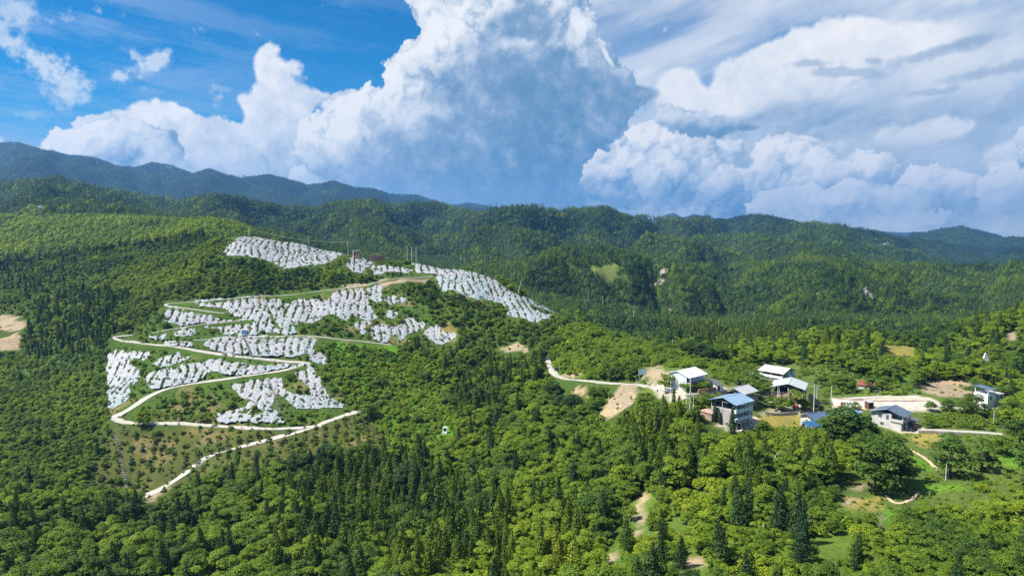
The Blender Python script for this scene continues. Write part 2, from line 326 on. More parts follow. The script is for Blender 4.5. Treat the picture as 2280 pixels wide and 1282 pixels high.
# crest lines of the ridges beyond: (bearing, row), distance at the ends, fall towards us and behind (per e-fold of distance)
RIDGES = [
 ([(-500,330),(-200,335),(0,322),(40,319),(100,336),(150,349),(200,353),(250,369),(300,376),(340,364),(380,371),(430,389),(465,379),(500,391),(530,399),(600,393),(640,404),(690,416),(740,408),(790,423),(830,423),(870,433),(930,436),(990,456),(1040,460),(1100,474),(1180,490),(1240,500)], [(-500,4000),(0,4200),(740,5000),(1240,6200)], .18, .30, .004),
 ([(900,480),(1000,458),(1040,453),(1100,462),(1150,468),(1200,467),(1240,475),(1300,480),(1390,489),(1430,488),(1460,487),(1500,477),(1520,487),(1545,479),(1580,488),(1620,490),(1700,505),(1800,512),(1900,513),(2000,520),(2060,521),(2120,530)], [(900,7800),(1500,8600),(2120,9000)], .12, .30, .002),
 ([(1940,540),(1990,531),(2030,524),(2060,522),(2100,512),(2140,506),(2170,514),(2200,523),(2240,531),(2280,534),(2350,545),(2500,540),(2700,520)], [(1940,4200),(2700,3800)], .10, .30, .003),
 ([(-500,420),(-200,425),(0,416),(60,404),(130,401),(180,419),(250,434),(320,441),(400,451),(470,441),(520,448),(560,456),(640,471),(700,471),(760,463),(850,459),(920,453),(960,456),(1020,466),(1060,479),(1110,473),(1190,469),(1250,481),(1300,471),(1350,473),(1400,491),(1440,491),(1500,493),(1560,491),(1620,496),(1660,488),(1720,491),(1780,501),(1830,504),(1880,513),(1950,521),(2000,531),(2060,541),(2150,552),(2280,566),(2500,570)], [(-500,1500),(0,1550),(500,1650),(920,1850),(1300,2150),(1660,2500),(2060,2900),(2500,3000)], .185, .30, .0065),
 ([(1450,560),(1560,530),(1660,532),(1740,541),(1850,560),(1950,590),(2050,622),(2150,652),(2250,690),(2400,720)], [(1450,1900),(1740,1750),(2150,1350),(2400,1250)], .17, .45, .006),
 ([(1750,560),(1850,548),(1950,552),(2050,568),(2130,590),(2200,615),(2280,640),(2400,680),(2550,700)], [(1750,2350),(2050,2150),(2550,1800)], .16, .45, .005),
 ([(900,640),(1000,606),(1100,585),(1180,574),(1250,561),(1330,560),(1400,573),(1500,600),(1600,642),(1700,690),(1800,735)], [(900,1050),(1250,1050),(1800,820)], .20, .45, .006),
 ([(1350,520),(1450,528),(1550,545),(1650,575),(1750,610),(1850,650),(1950,690)], [(1350,1500),(1950,1150)], .18, .45, .006),
 ([(950,500),(1050,508),(1150,520),(1250,535),(1320,548)], [(950,1700),(1320,1500)], .17, .45, .006),
 ([(-300,440),(-100,445),(60,450),(160,452),(260,462),(360,478),(460,492),(560,505)], [(-300,1180),(560,1100)], .17, .45, .005),
 ([(700,480),(800,500),(900,520),(1000,545),(1100,570),(1200,600)], [(700,1500),(1200,1250)], .16, .45, .006),
]
NU, NL, UM, L0, L1 = 1301, 820, 1.15, math.log(40.0), math.log(14000.0)
UG = np.linspace(-UM, UM, NU); LG = np.linspace(L0, L1, NL)
def tps(P, V, Q):
    def k(d2): return .5*d2*np.log(np.maximum(d2, 1e-12))
    n = len(P); d2 = ((P[:, None, :]-P[None])**2).sum(-1)
    A = np.zeros((n+3, n+3)); A[:n, :n] = k(d2)+np.eye(n)*2e-3; A[:n, n] = 1; A[:n, n+1:] = P; A[n, :n] = 1; A[n+1:, :n] = P.T
    w = np.linalg.solve(A, np.concatenate([V, np.zeros(3)]))
    out = np.zeros(len(Q))
    for s in range(0, len(Q), 20000):
        q = Q[s:s+20000]; d2 = ((q[:, None, :]-P[None])**2).sum(-1)
        out[s:s+20000] = k(d2)@w[:n]+w[n]+q@w[n+1:]
    return out
def lattice(seed, n=256):
    return np.random.default_rng(seed).standard_normal((n, n))
def vnoise(x, y, lat):
    n = lat.shape[0]; xi = np.floor(x).astype(int); yi = np.floor(y).astype(int); u = x-xi; v = y-yi
    u = u*u*u*(u*(u*6-15)+10); v = v*v*v*(v*(v*6-15)+10)
    a = lat[xi % n, yi % n]; b = lat[(xi+1) % n, yi % n]; c = lat[xi % n, (yi+1) % n]; d = lat[(xi+1) % n, (yi+1) % n]
    return (a*(1-u)+b*u)*(1-v)+(c*(1-u)+d*u)*v
LAT = [lattice(s) for s in range(8)]
def fbm(x, y, oc=4, s=0, g=.5):
    o = 0; a = 1; t = 0
    for k in range(oc):
        o = o+a*vnoise(x*2**k+17.3*k, y*2**k+9.1*k, LAT[(s+k) % 8]); t += a*a; a *= g
    return o/math.sqrt(t)
sp = np.array(SURVEY, float); su, stn = ray(sp[:, 0], sp[:, 1])
near_in = [(u, d, -(80-14*max(min((u+.1)/.4, 1), 0))/d) for d in (40, 65, 100) for u in (-1.15, -.75, -.4, 0, .4, .75, 1.15)]
near_in = np.array(near_in); su = np.concatenate([su, near_in[:, 0]]); stn = np.concatenate([stn, near_in[:, 2]])
P = np.stack([su*1.5, np.log(np.concatenate([sp[:, 2], near_in[:, 1]]))], 1)
# coarse solve, then bilinear refinement
cu = np.linspace(-UM, UM, 261); cl = np.linspace(L0, L1, 206)
QU, QL = np.meshgrid(cu*1.5, cl)
Tc = tps(P, stn, np.stack([QU.ravel(), QL.ravel()], 1)).reshape(206, 261)
def bil(G, u, l, ug, lg):
    i = np.clip((u-ug[0])/(ug[1]-ug[0]), 0, len(ug)-1.001); j = np.clip((l-lg[0])/(lg[1]-lg[0]), 0, len(lg)-1.001)
    i0 = i.astype(int); j0 = j.astype(int); a = i-i0; b = j-j0
    return (G[j0, i0]*(1-a)+G[j0, i0+1]*a)*(1-b)+(G[j0+1, i0]*(1-a)+G[j0+1, i0+1]*a)*b
GU, GL = np.meshgrid(UG, LG); GY = np.exp(GL); GX = GU*GY
TG = bil(Tc, GU, GL, cu, cl)
TG = np.minimum(TG, .12)
near = np.clip((GY-60)/150, 0, 1)
TG = TG+near*(fbm(GX/34, GY/34, 3, 0)*1.0)/GY*np.where(GY < 700, 1, 1)
for pts, ds, kf, kb, rough in RIDGES:
    pu, pt_ = ray([p[0] for p in pts], [p[1] for p in pts]); du, _ = ray([p[0] for p in ds], [500]*len(ds))
    tcr = np.interp(GU, pu, pt_); lD = np.log(np.interp(GU, du, [p[1] for p in ds]))
    edge = np.clip((GU-pu[0])/.06, 0, 1)*np.clip((pu[-1]-GU)/.06, 0, 1)
    wig = .10*fbm(GU*9, GU*0+3.1, 3, 2)
    s = GL-lD-wig
    fall = np.where(s < 0, kf*(np.sqrt(s*s+.0016)-.04), kb*(np.sqrt(s*s+.0016)-.04))
    D = np.exp(lD); sc = .105*D
    gully = (np.abs(fbm(GX/sc+5, GY/sc*.6, 4, 3))-.55)
    body = np.clip(np.abs(s)/.10, 0, 1)
    t = tcr-fall-rough*5.6*gully*body*np.clip(1-np.abs(s)/1.2, 0, 1)-(1-edge)*.06-np.maximum(-s-.75, 0)**2-.8*np.maximum(math.log(900)-GL, 0)**1.5
    TG = np.maximum(TG, t)
def T_at(u, l): return bil(TG, u, l, UG, LG)
def height(x, y):
    x = np.asarray(x, float); y = np.asarray(y, float); yy = np.maximum(y, 60.0)
    return T_at(np.clip(x/yy, -UM, UM), np.log(yy))*yy
def hit(px, py, skip=0.0):
    """first ground point seen along a bearing of the photograph"""
    u, t = ray(np.atleast_1d(px), np.atleast_1d(py)); out = np.zeros((len(u), 3))
    ls = np.linspace(math.log(70), math.log(11000), 2600)
    for k in range(len(u)):
        T = T_at(np.full_like(ls, u[k]), ls)-t[k]
        w = np.nonzero(T > 0)[0]; i = w[0] if len(w) else len(ls)-1
        if i > 0 and T[i] > 0:
            f = T[i-1]/(T[i-1]-T[i]) if T[i] != T[i-1] else 0; l = ls[i-1]+f*(ls[i]-ls[i-1])
        else: l = ls[i]
        y = math.exp(l); out[k] = (u[k]*y, y, t[k]*y)
    return out
def hit1(px, py): return tuple(hit(px, py)[0])
PREF = np.maximum.accumulate(TG, axis=0)
def visible(x, y, z, tol=.004):
    return z/y >= bil(PREF, np.clip(x/y, -UM, UM), np.log(np.maximum(y*.985, 45)), UG, LG)-tol
def in_poly(pts, X, Y):
    ins = np.zeros(np.shape(X), bool); n = len(pts)
    for k in range(n):
        x0, y0 = pts[k]; x1, y1 = pts[(k+1) % n]
        if y0 == y1: continue
        ins ^= (Y >= min(y0, y1)) & (Y < max(y0, y1)) & (X < x0+(Y-y0)*(x1-x0)/(y1-y0))
    return ins
def in_any(polys, X, Y):
    o = np.zeros(np.shape(X), bool)
    for p in polys: o |= in_poly(p, X, Y)
    return o

# ================================================================== materials
def mat(name):
    m = bpy.data.materials.new(name); m.use_nodes = True; m.node_tree.nodes.clear(); return m
class NT:
    def __init__(s, m): s.t = m.node_tree
    def n(s, t, **kw):
        n = s.t.nodes.new(t)
        for k, v in kw.items(): setattr(n, k, v)
        return n
    def l(s, a, b): s.t.links.new(a, b)
    def noise(s, scale, detail=4, vec=None, rough=.55):
        n = s.n('ShaderNodeTexNoise'); n.inputs['Scale'].default_value = scale; n.inputs['Detail'].default_value = detail; n.inputs['Roughness'].default_value = rough
        if vec: s.l(vec, n.inputs['Vector'])
        return n.outputs[0]
    def pos(s): return s.n('ShaderNodeNewGeometry').outputs['Position']
    def obj(s): return s.n('ShaderNodeTexCoord').outputs['Object']
    def ramp(s, fac, stops):
        r = s.n('ShaderNodeValToRGB'); e = r.color_ramp.elements
        while len(e) < len(stops): e.new(.5)
        for k, (p, c) in enumerate(stops): e[k].position = p; e[k].color = (*c, 1) if len(c) == 3 else c
        s.l(fac, r.inputs[0]); return r.outputs[0]
    def mix(s, f, a, b, mode='MIX'):
        m = s.n('ShaderNodeMixRGB', blend_type=mode)
        for i, v in ((0, f), (1, a), (2, b)):
            if isinstance(v, (int, float)): m.inputs[i].default_value = v
            elif isinstance(v, tuple): m.inputs[i].default_value = (*v, 1)
            else: s.l(v, m.inputs[i])
        return m.outputs[0]
    def math(s, op, a, b, clamp=False):
        m = s.n('ShaderNodeMath', operation=op, use_clamp=clamp)
        for i, v in ((0, a), (1, b)):
            if isinstance(v, (int, float)): m.inputs[i].default_value = v
            else: s.l(v, m.inputs[i])
        return m.outputs[0]
    def bsdf(s, col, rough=.8, spec=.3, metal=0, bump=None, bstr=.3, bdist=.05):
        b = s.n('ShaderNodeBsdfPrincipled'); b.inputs['Roughness'].default_value = rough; b.inputs['Specular IOR Level'].default_value = spec; b.inputs['Metallic'].default_value = metal
        if isinstance(col, tuple): b.inputs['Base Color'].default_value = (*col, 1)
        else: s.l(col, b.inputs['Base Color'])
        if bump is not None:
            bn = s.n('ShaderNodeBump'); bn.inputs['Strength'].default_value = bstr; bn.inputs['Distance'].default_value = bdist; s.l(bump, bn.inputs['Height']); s.l(bn.outputs[0], b.inputs['Normal'])
        return b
    def out(s, b, vol=False):
        o = s.n('ShaderNodeOutputMaterial'); s.l(b.outputs[0], o.inputs['Volume' if vol else 'Surface'])
def simple(name, c, rough=.8, spec=.3, var=.18, scale=.9, metal=0, c2=None, bump=.15):
    """paint, plaster, metal or wood with mottling, stains and a little relief"""
    m = mat(name); t = NT(m); p = t.obj()
    f = t.noise(scale, 6, p); f2 = t.noise(scale*7, 4, p)
    a = tuple(max(x*(1-var), 0) for x in c); b = tuple(min(x*(1+var), .9) for x in c)
    col = t.ramp(f, [(.30, c2 or a), (.45, a), (.65, b)])
    col = t.mix(.25, col, t.ramp(f2, [(.3, a), (.7, b)]))
    t.out(t.bsdf(col, rough, spec, metal, f2, bump, .03)); return m
M = {}
def leaf_mat(name, stops, trans=.22):
    m = mat(name); t = NT(m)
    tint = t.n('ShaderNodeAttribute', attribute_type='INSTANCER', attribute_name='tint').outputs['Fac']
    tv = t.n('ShaderNodeAttribute', attribute_type='GEOMETRY', attribute_name='tv').outputs['Fac']
    col = t.ramp(tint, stops)
    v = t.math('ADD', t.math('MULTIPLY', tv, .75), .62)
    h = t.n('ShaderNodeHueSaturation'); t.l(col, h.inputs['Color']); t.l(v, h.inputs['Value'])
    hh = t.math('ADD', t.math('MULTIPLY', tv, -.035), .517); t.l(hh, h.inputs['Hue'])
    b = t.bsdf(h.outputs[0], .58, .22)
    tr = t.n('ShaderNodeBsdfTranslucent'); t.l(t.mix(1.0, h.outputs[0], (1.25, 1.15, .55), 'MULTIPLY'), tr.inputs[0])
    mx = t.n('ShaderNodeMixShader'); mx.inputs[0].default_value = trans; t.l(b.outputs[0], mx.inputs[1]); t.l(tr.outputs[0], mx.inputs[2])
    t.out(mx); return m
M['leaf'] = leaf_mat('broad_leaves', [(0, (.038, .084, .018)), (.3, (.080, .150, .016)), (.6, (.146, .234, .014)), (.85, (.182, .275, .015)), (1, (.230, .305, .016))], .32)
M['needle'] = leaf_mat('conifer_sprays', [(0, (.014, .044, .022)), (.4, (.048, .098, .017)), (.75, (.100, .165, .013)), (1, (.170, .220, .013))], .20)
M['bark'] = simple('bark', (.11, .08, .055), .9, .1, .3, 2.0)
M['deadwood'] = simple('bare_branches', (.34, .30, .25), .9, .1, .2, 2.0)
def ground_mat():
    m = mat('ground_cover'); t = NT(m); p = t.pos()
    a = t.n('ShaderNodeAttribute', attribute_name='cover').outputs['Color']
    n1 = t.noise(.10, 6, p); n2 = t.noise(.9, 5, p, .65); n3 = t.noise(.02, 4, p)
    k = t.ramp(n2, [(.25, (.55, .55, .55)), (.5, (.98, .98, .95)), (.75, (1.5, 1.4, 1.25))])
    c = t.mix(1.0, a, k, 'MULTIPLY')
    c = t.mix(t.math('MULTIPLY', t.ramp(n1, [(.48, (0, 0, 0)), (.66, (1, 1, 1))]), .35), c, t.mix(1.0, a, (1.7, 1.35, 1.0), 'MULTIPLY'))
    t.out(t.bsdf(c, .95, .1, 0, n2, .7, .35)); return m
M['ground'] = ground_mat()
def concrete_mat(name, c, dirt=(.30, .25, .18)):
    m = mat(name); t = NT(m); p = t.pos()
    n1 = t.noise(.35, 6, p); n2 = t.noise(3.5, 5, p)
    col = t.ramp(n1, [(.28, dirt), (.42, tuple(x*.82 for x in c)), (.6, c), (.8, tuple(min(.8, x*1.12) for x in c))])
    col = t.mix(.35, col, t.ramp(n2, [(.3, tuple(x*.7 for x in c)), (.7, tuple(min(.8, x*1.15) for x in c))]))
    t.out(t.bsdf(col, .9, .15, 0, n2, .3, .03)); return m
M['road'] = concrete_mat('pale_concrete_road', (.45, .42, .37), (.30, .265, .215))
M['yard'] = concrete_mat('concrete_yard', (.50, .47, .42))
M['stone'] = concrete_mat('rough_stone', (.34, .31, .27), (.16, .15, .11))
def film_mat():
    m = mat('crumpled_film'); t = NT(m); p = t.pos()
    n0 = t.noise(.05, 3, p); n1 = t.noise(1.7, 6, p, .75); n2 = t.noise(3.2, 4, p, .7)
    col = t.ramp(n1, [(.32, (.05, .055, .05)), (.41, (.22, .225, .23)), (.50, (.34, .34, .36)), (.66, (.52, .52, .54))])  # shade of the creases is put into the colour, along the bump noise
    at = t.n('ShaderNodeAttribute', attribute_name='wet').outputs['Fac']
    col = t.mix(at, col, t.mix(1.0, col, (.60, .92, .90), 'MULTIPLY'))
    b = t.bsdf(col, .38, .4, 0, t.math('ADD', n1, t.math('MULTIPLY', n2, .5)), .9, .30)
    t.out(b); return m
M['film'] = film_mat()
def corrugated(name, c, rough=.5, pitch=2.2, var=.1):
    m = mat(name); t = NT(m); p = t.obj()
    n1 = t.noise(.6, 5, p)
    col = t.ramp(n1, [(.3, tuple(x*(1-var*1.6) for x in c)), (.55, c), (.8, tuple(min(x*(1+var), .88) for x in c))])
    w = t.n('ShaderNodeTexWave'); w.inputs['Scale'].default_value = pitch; t.l(p, w.inputs[0])
    t.out(t.bsdf(col, rough, .35, 0, w.outputs[1], .5, .05)); return m
def brick_mat(name, c1, c2, mortar, sc=2.2):
    m = mat(name); t = NT(m); p = t.obj()
    mpn = t.n('ShaderNodeMapping'); mpn.inputs['Rotation'].default_value = (R(90), 0, 0); t.l(p, mpn.inputs[0])
    b = t.n('ShaderNodeTexBrick'); t.l(mpn.outputs[0], b.inputs[0]); b.inputs['Scale'].default_value = sc
    b.inputs['Color1'].default_value = (*c1, 1); b.inputs['Color2'].default_value = (*c2, 1); b.inputs['Mortar'].default_value = (*mortar, 1)
    n = t.noise(.8, 5, p); col = t.mix(t.ramp(n, [(.35, (.6, .6, .6)), (.6, (0, 0, 0))]), b.outputs[0], tuple(x*.55 for x in c1))
    t.out(t.bsdf(col, .9, .1, 0, b.outputs[1], .3, .02)); return m
M['white'] = simple('white_paint', (.76, .78, .80), .6, .3, .06, .7, c2=(.55, .56, .56))
M['skyshade_white'] = simple('skyshade_white_paint', (.66, .74, .80), .6, .3, .07, .7, c2=(.5, .56, .6))  # white paint with the blue of skylit shade mixed into its colour
M['cement'] = simple('bare_cement', (.40, .38, .36), .9, .1, .14, .6, c2=(.27, .26, .25))
M['plaster'] = simple('pale_plaster', (.55, .53, .50), .9, .1, .1, .6, c2=(.40, .38, .35))
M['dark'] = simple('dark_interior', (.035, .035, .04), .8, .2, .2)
M['steel'] = simple('grey_steel', (.42, .43, .44), .5, .4, .1, 1.5)
M['darksteel'] = simple('dark_steel', (.12, .12, .13), .6, .3, .2)
M['glass'] = simple('window_glass', (.05, .065, .08), .12, .6, .2)
M['frame'] = simple('window_frame', (.55, .55, .53), .6, .3, .1)
M['door'] = simple('brown_door', (.14, .08, .05), .7, .2, .2)
M['roof_white'] = corrugated('white_sheet_roof', (.80, .81, .83))
M['roof_grey'] = corrugated('grey_sheet_roof', (.42, .43, .44))
M['roof_palegreen'] = corrugated('pale_green_grey_roof', (.44, .49, .48))
M['roof_beige'] = corrugated('beige_grey_roof', (.46, .45, .42))
M['roof_blue'] = corrugated('light_blue_roof', (.22, .33, .45))
M['roof_slate'] = corrugated('slate_blue_roof', (.10, .14, .20))
M['roof_navy'] = corrugated('dark_blue_roof', (.08, .13, .21))
M['tarp'] = simple('blue_tarpaulin', (.05, .22, .50), .5, .4, .2)
M['tarp2'] = simple('deep_blue_sheet', (.03, .11, .21), .35, .4, .2)
M['roof_red'] = simple('red_tile_roof', (.26, .07, .06), .8, .2, .25, 2)
M['brick'] = brick_mat('red_brick', (.36, .17, .12), (.42, .21, .15), (.40, .36, .32))
M['brick_pale'] = brick_mat('pale_brick', (.46, .30, .24), (.50, .35, .28), (.44, .40, .36))
M['mudbrick'] = simple('mud_brick', (.40, .23, .12), .95, .1, .2, 1.2, c2=(.24, .14, .08))
M['sand'] = simple('sand_heap', (.50, .40, .27), .95, .1, .12, 1.2)
M['pole'] = simple('concrete_pole', (.56, .55, .53), .85, .2, .1, 1.5)
M['red'] = simple('red_paint', (.55, .03, .025), .45, .4, .15)
M['sign_blue'] = simple('blue_sign_paint', (.04, .16, .55), .5, .4, .1)
M['sign_pale'] = simple('pale_board_paint', (.55, .72, .74), .5, .4, .1)
M['net'] = simple('black_shade_net', (.03, .032, .038), .9, .15, .3, 1.5)
M['tyre'] = simple('tyre_rubber', (.02, .02, .02), .9, .2, .1)
M['carpaint'] = simple('silver_car_paint', (.46, .48, .50), .3, .5, .05)
M['skin'] = simple('skin', (.42, .26, .18), .7, .3, .05)
M['cloth'] = simple('black_cloth', (.03, .03, .035), .9, .1, .2)

# ================================================================== mesh helpers
class MB:
    def __init__(s): s.v = []; s.f = []
    def add(s, vs, fs):
        o = len(s.v); s.v += [tuple(map(float, v)) for v in vs]; s.f += [tuple(o+i for i in f) for f in fs]; return s
    def box(s, c, d, rz=0, rx=0, ry=0):
        m = Matrix.Rotation(rz, 3, 'Z') @ Matrix.Rotation(ry, 3, 'Y') @ Matrix.Rotation(rx, 3, 'X')
        vs = [Vector(c)+m @ Vector((x*d[0]/2, y*d[1]/2, z*d[2]/2)) for x in (-1, 1) for y in (-1, 1) for z in (-1, 1)]
        return s.add(vs, [(0, 1, 3, 2), (4, 6, 7, 5), (0, 4, 5, 1), (2, 3, 7, 6), (0, 2, 6, 4), (1, 5, 7, 3)])
    def bar(s, a, b, r, r2=None, n=6):
        a = Vector(a); b = Vector(b); r2 = r if r2 is None else r2; q = (b-a).to_track_quat('Z', 'Y')
        vs = [a+q @ Vector((r*math.cos(2*math.pi*i/n), r*math.sin(2*math.pi*i/n), 0)) for i in range(n)]+[b+q @ Vector((r2*math.cos(2*math.pi*i/n), r2*math.sin(2*math.pi*i/n), 0)) for i in range(n)]
        return s.add(vs, [(i, (i+1) % n, n+(i+1) % n, n+i) for i in range(n)]+[tuple(range(n-1, -1, -1)), tuple(range(n, 2*n))])
    def prism(s, pts, y0, y1):                          # (x, z) outline swept along y
        n = len(pts)
        return s.add([(x, y0, z) for x, z in pts]+[(x, y1, z) for x, z in pts], [(i, (i+1) % n, n+(i+1) % n, n+i) for i in range(n)]+[tuple(range(n-1, -1, -1)), tuple(range(n, 2*n))])
    def sheet(s, quad, th):                              # a slab with thickness below a quad
        q = [Vector(p) for p in quad]; nrm = (q[1]-q[0]).cross(q[3]-q[0]).normalized()*th
        return s.add(q+[p-nrm for p in q], [(0, 1, 2, 3), (7, 6, 5, 4), (0, 4, 5, 1), (1, 5, 6, 2), (2, 6, 7, 3), (3, 7, 4, 0)])
    def mesh(s, name, m):
        me = bpy.data.meshes.new(name); me.from_pydata(s.v, [], s.f); me.materials.append(m); me.update(); return me
    def build(s, name, m, parent=None, label=None):
        o = bpy.data.objects.new(name, s.mesh(name, m)); C.objects.link(o)
        if parent: o.parent = parent
        if label: o['label'] = label
        return o
def tag(o, label=None, cat=None, group=None, kind=None):
    for k, v in (('label', label), ('category', cat), ('group', group), ('kind', kind)):
        if v: o[k] = v
    return o
def empty(name, loc, rz=0, label=None, cat=None, group=None):
    o = bpy.data.objects.new(name, None); C.objects.link(o); o.location = loc; o.rotation_euler = (0, 0, rz); o.empty_display_size = .5
    return tag(o, label, cat, group)
def fast_mesh(name, V, F, mats, attrs=None, smooth=False, mi=None):
    """numpy arrays -> mesh (all faces with the same number of corners)"""
    me = bpy.data.meshes.new(name); V = np.asarray(V, np.float32); F = np.asarray(F, np.int32)
    me.vertices.add(len(V)); me.vertices.foreach_set('co', V.ravel())
    k = F.shape[1]; me.loops.add(F.size); me.loops.foreach_set('vertex_index', F.ravel())
    me.polygons.add(len(F)); me.polygons.foreach_set('loop_start', np.arange(0, F.size, k, dtype=np.int32))
    if mi is not None: me.polygons.foreach_set('material_index', np.asarray(mi, np.int32))
    me.polygons.foreach_set('use_smooth', np.full(len(F), smooth))
    for m in mats: me.materials.append(m)
    for an, (ty, dom, val) in (attrs or {}).items():
        a = me.attributes.new(an, ty, dom); a.data.foreach_set({'FLOAT': 'value', 'INT': 'value', 'FLOAT_VECTOR': 'vector', 'FLOAT_COLOR': 'color'}[ty], np.asarray(val, np.int32 if ty == 'INT' else np.float32).ravel())
    me.update(calc_edges=True); return me
def link(name, me, parent=None):
    o = bpy.data.objects.new(name, me); C.objects.link(o)
    if parent: o.parent = parent
    return o

# ================================================================== what covers the ground (outlines seen in the photograph, laid on the terrain)
ROADS = {
 'lower': ([(322,1104),(345,1095),(370,1083),(405,1060),(440,1030),(470,1012),(520,998),(570,986),(620,973),(660,961),(700,950),(730,937),(760,927),(785,919),(805,914)], 4.3),
 'hairpin': ([(716,946),(690,951),(640,954),(580,955),(520,950),(440,944),(380,941),(330,943),(290,943),(264,937),(254,929),(275,919),(300,904),(325,885),(360,868),(400,858),(470,848),(540,838),(600,830),(640,823),(665,815),(681,806),(650,806),(600,800),(540,795),(480,787),(420,778),(360,768),(300,762),(270,759),(254,754),(275,747),(300,745)], 4.2),
 'upper': ([(338,742),(365,736),(400,730),(470,720),(530,713),(578,708)], 2.6),
 'loop': ([(500,698),(450,692),(400,685),(375,682),(366,678),(380,675),(440,671),(520,665),(600,659),(680,652),(740,645),(800,638),(845,626),(900,618),(962,615)], 3.0),
 'terrace': ([(432,757),(520,750),(640,748),(720,751),(800,758),(840,764),(872,769)], 2.8),
 'crest': ([(510,523),(530,526),(560,530),(620,537),(690,545),(740,553),(775,562)], 2.8),
 'spur': ([(1217,795),(1222,808),(1228,822),(1236,838),(1262,846),(1330,849),(1410,853),(1440,859),(1470,868),(1500,873)], 3.6),
 'garden': ([(2042,957),(2080,957),(2120,959),(2180,962),(2232,966)], 2.6),
 'foot': ([(2141,1290),(2137,1260),(2132,1230),(2128,1205),(2135,1190)], 3.2),
 'field': ([(2022,998),(2045,1010),(2066,1024),(2090,1047)], 1.2),
 'terrace_edge': ([(1972,1102),(1985,1116),(2005,1122),(2030,1112),(2046,1095)], 1.2),
 'basin': ([(1850,890),(1900,886),(1960,884),(2030,884),(2060,888),(2085,902),(2120,908),(2150,910)], 3.4),
}
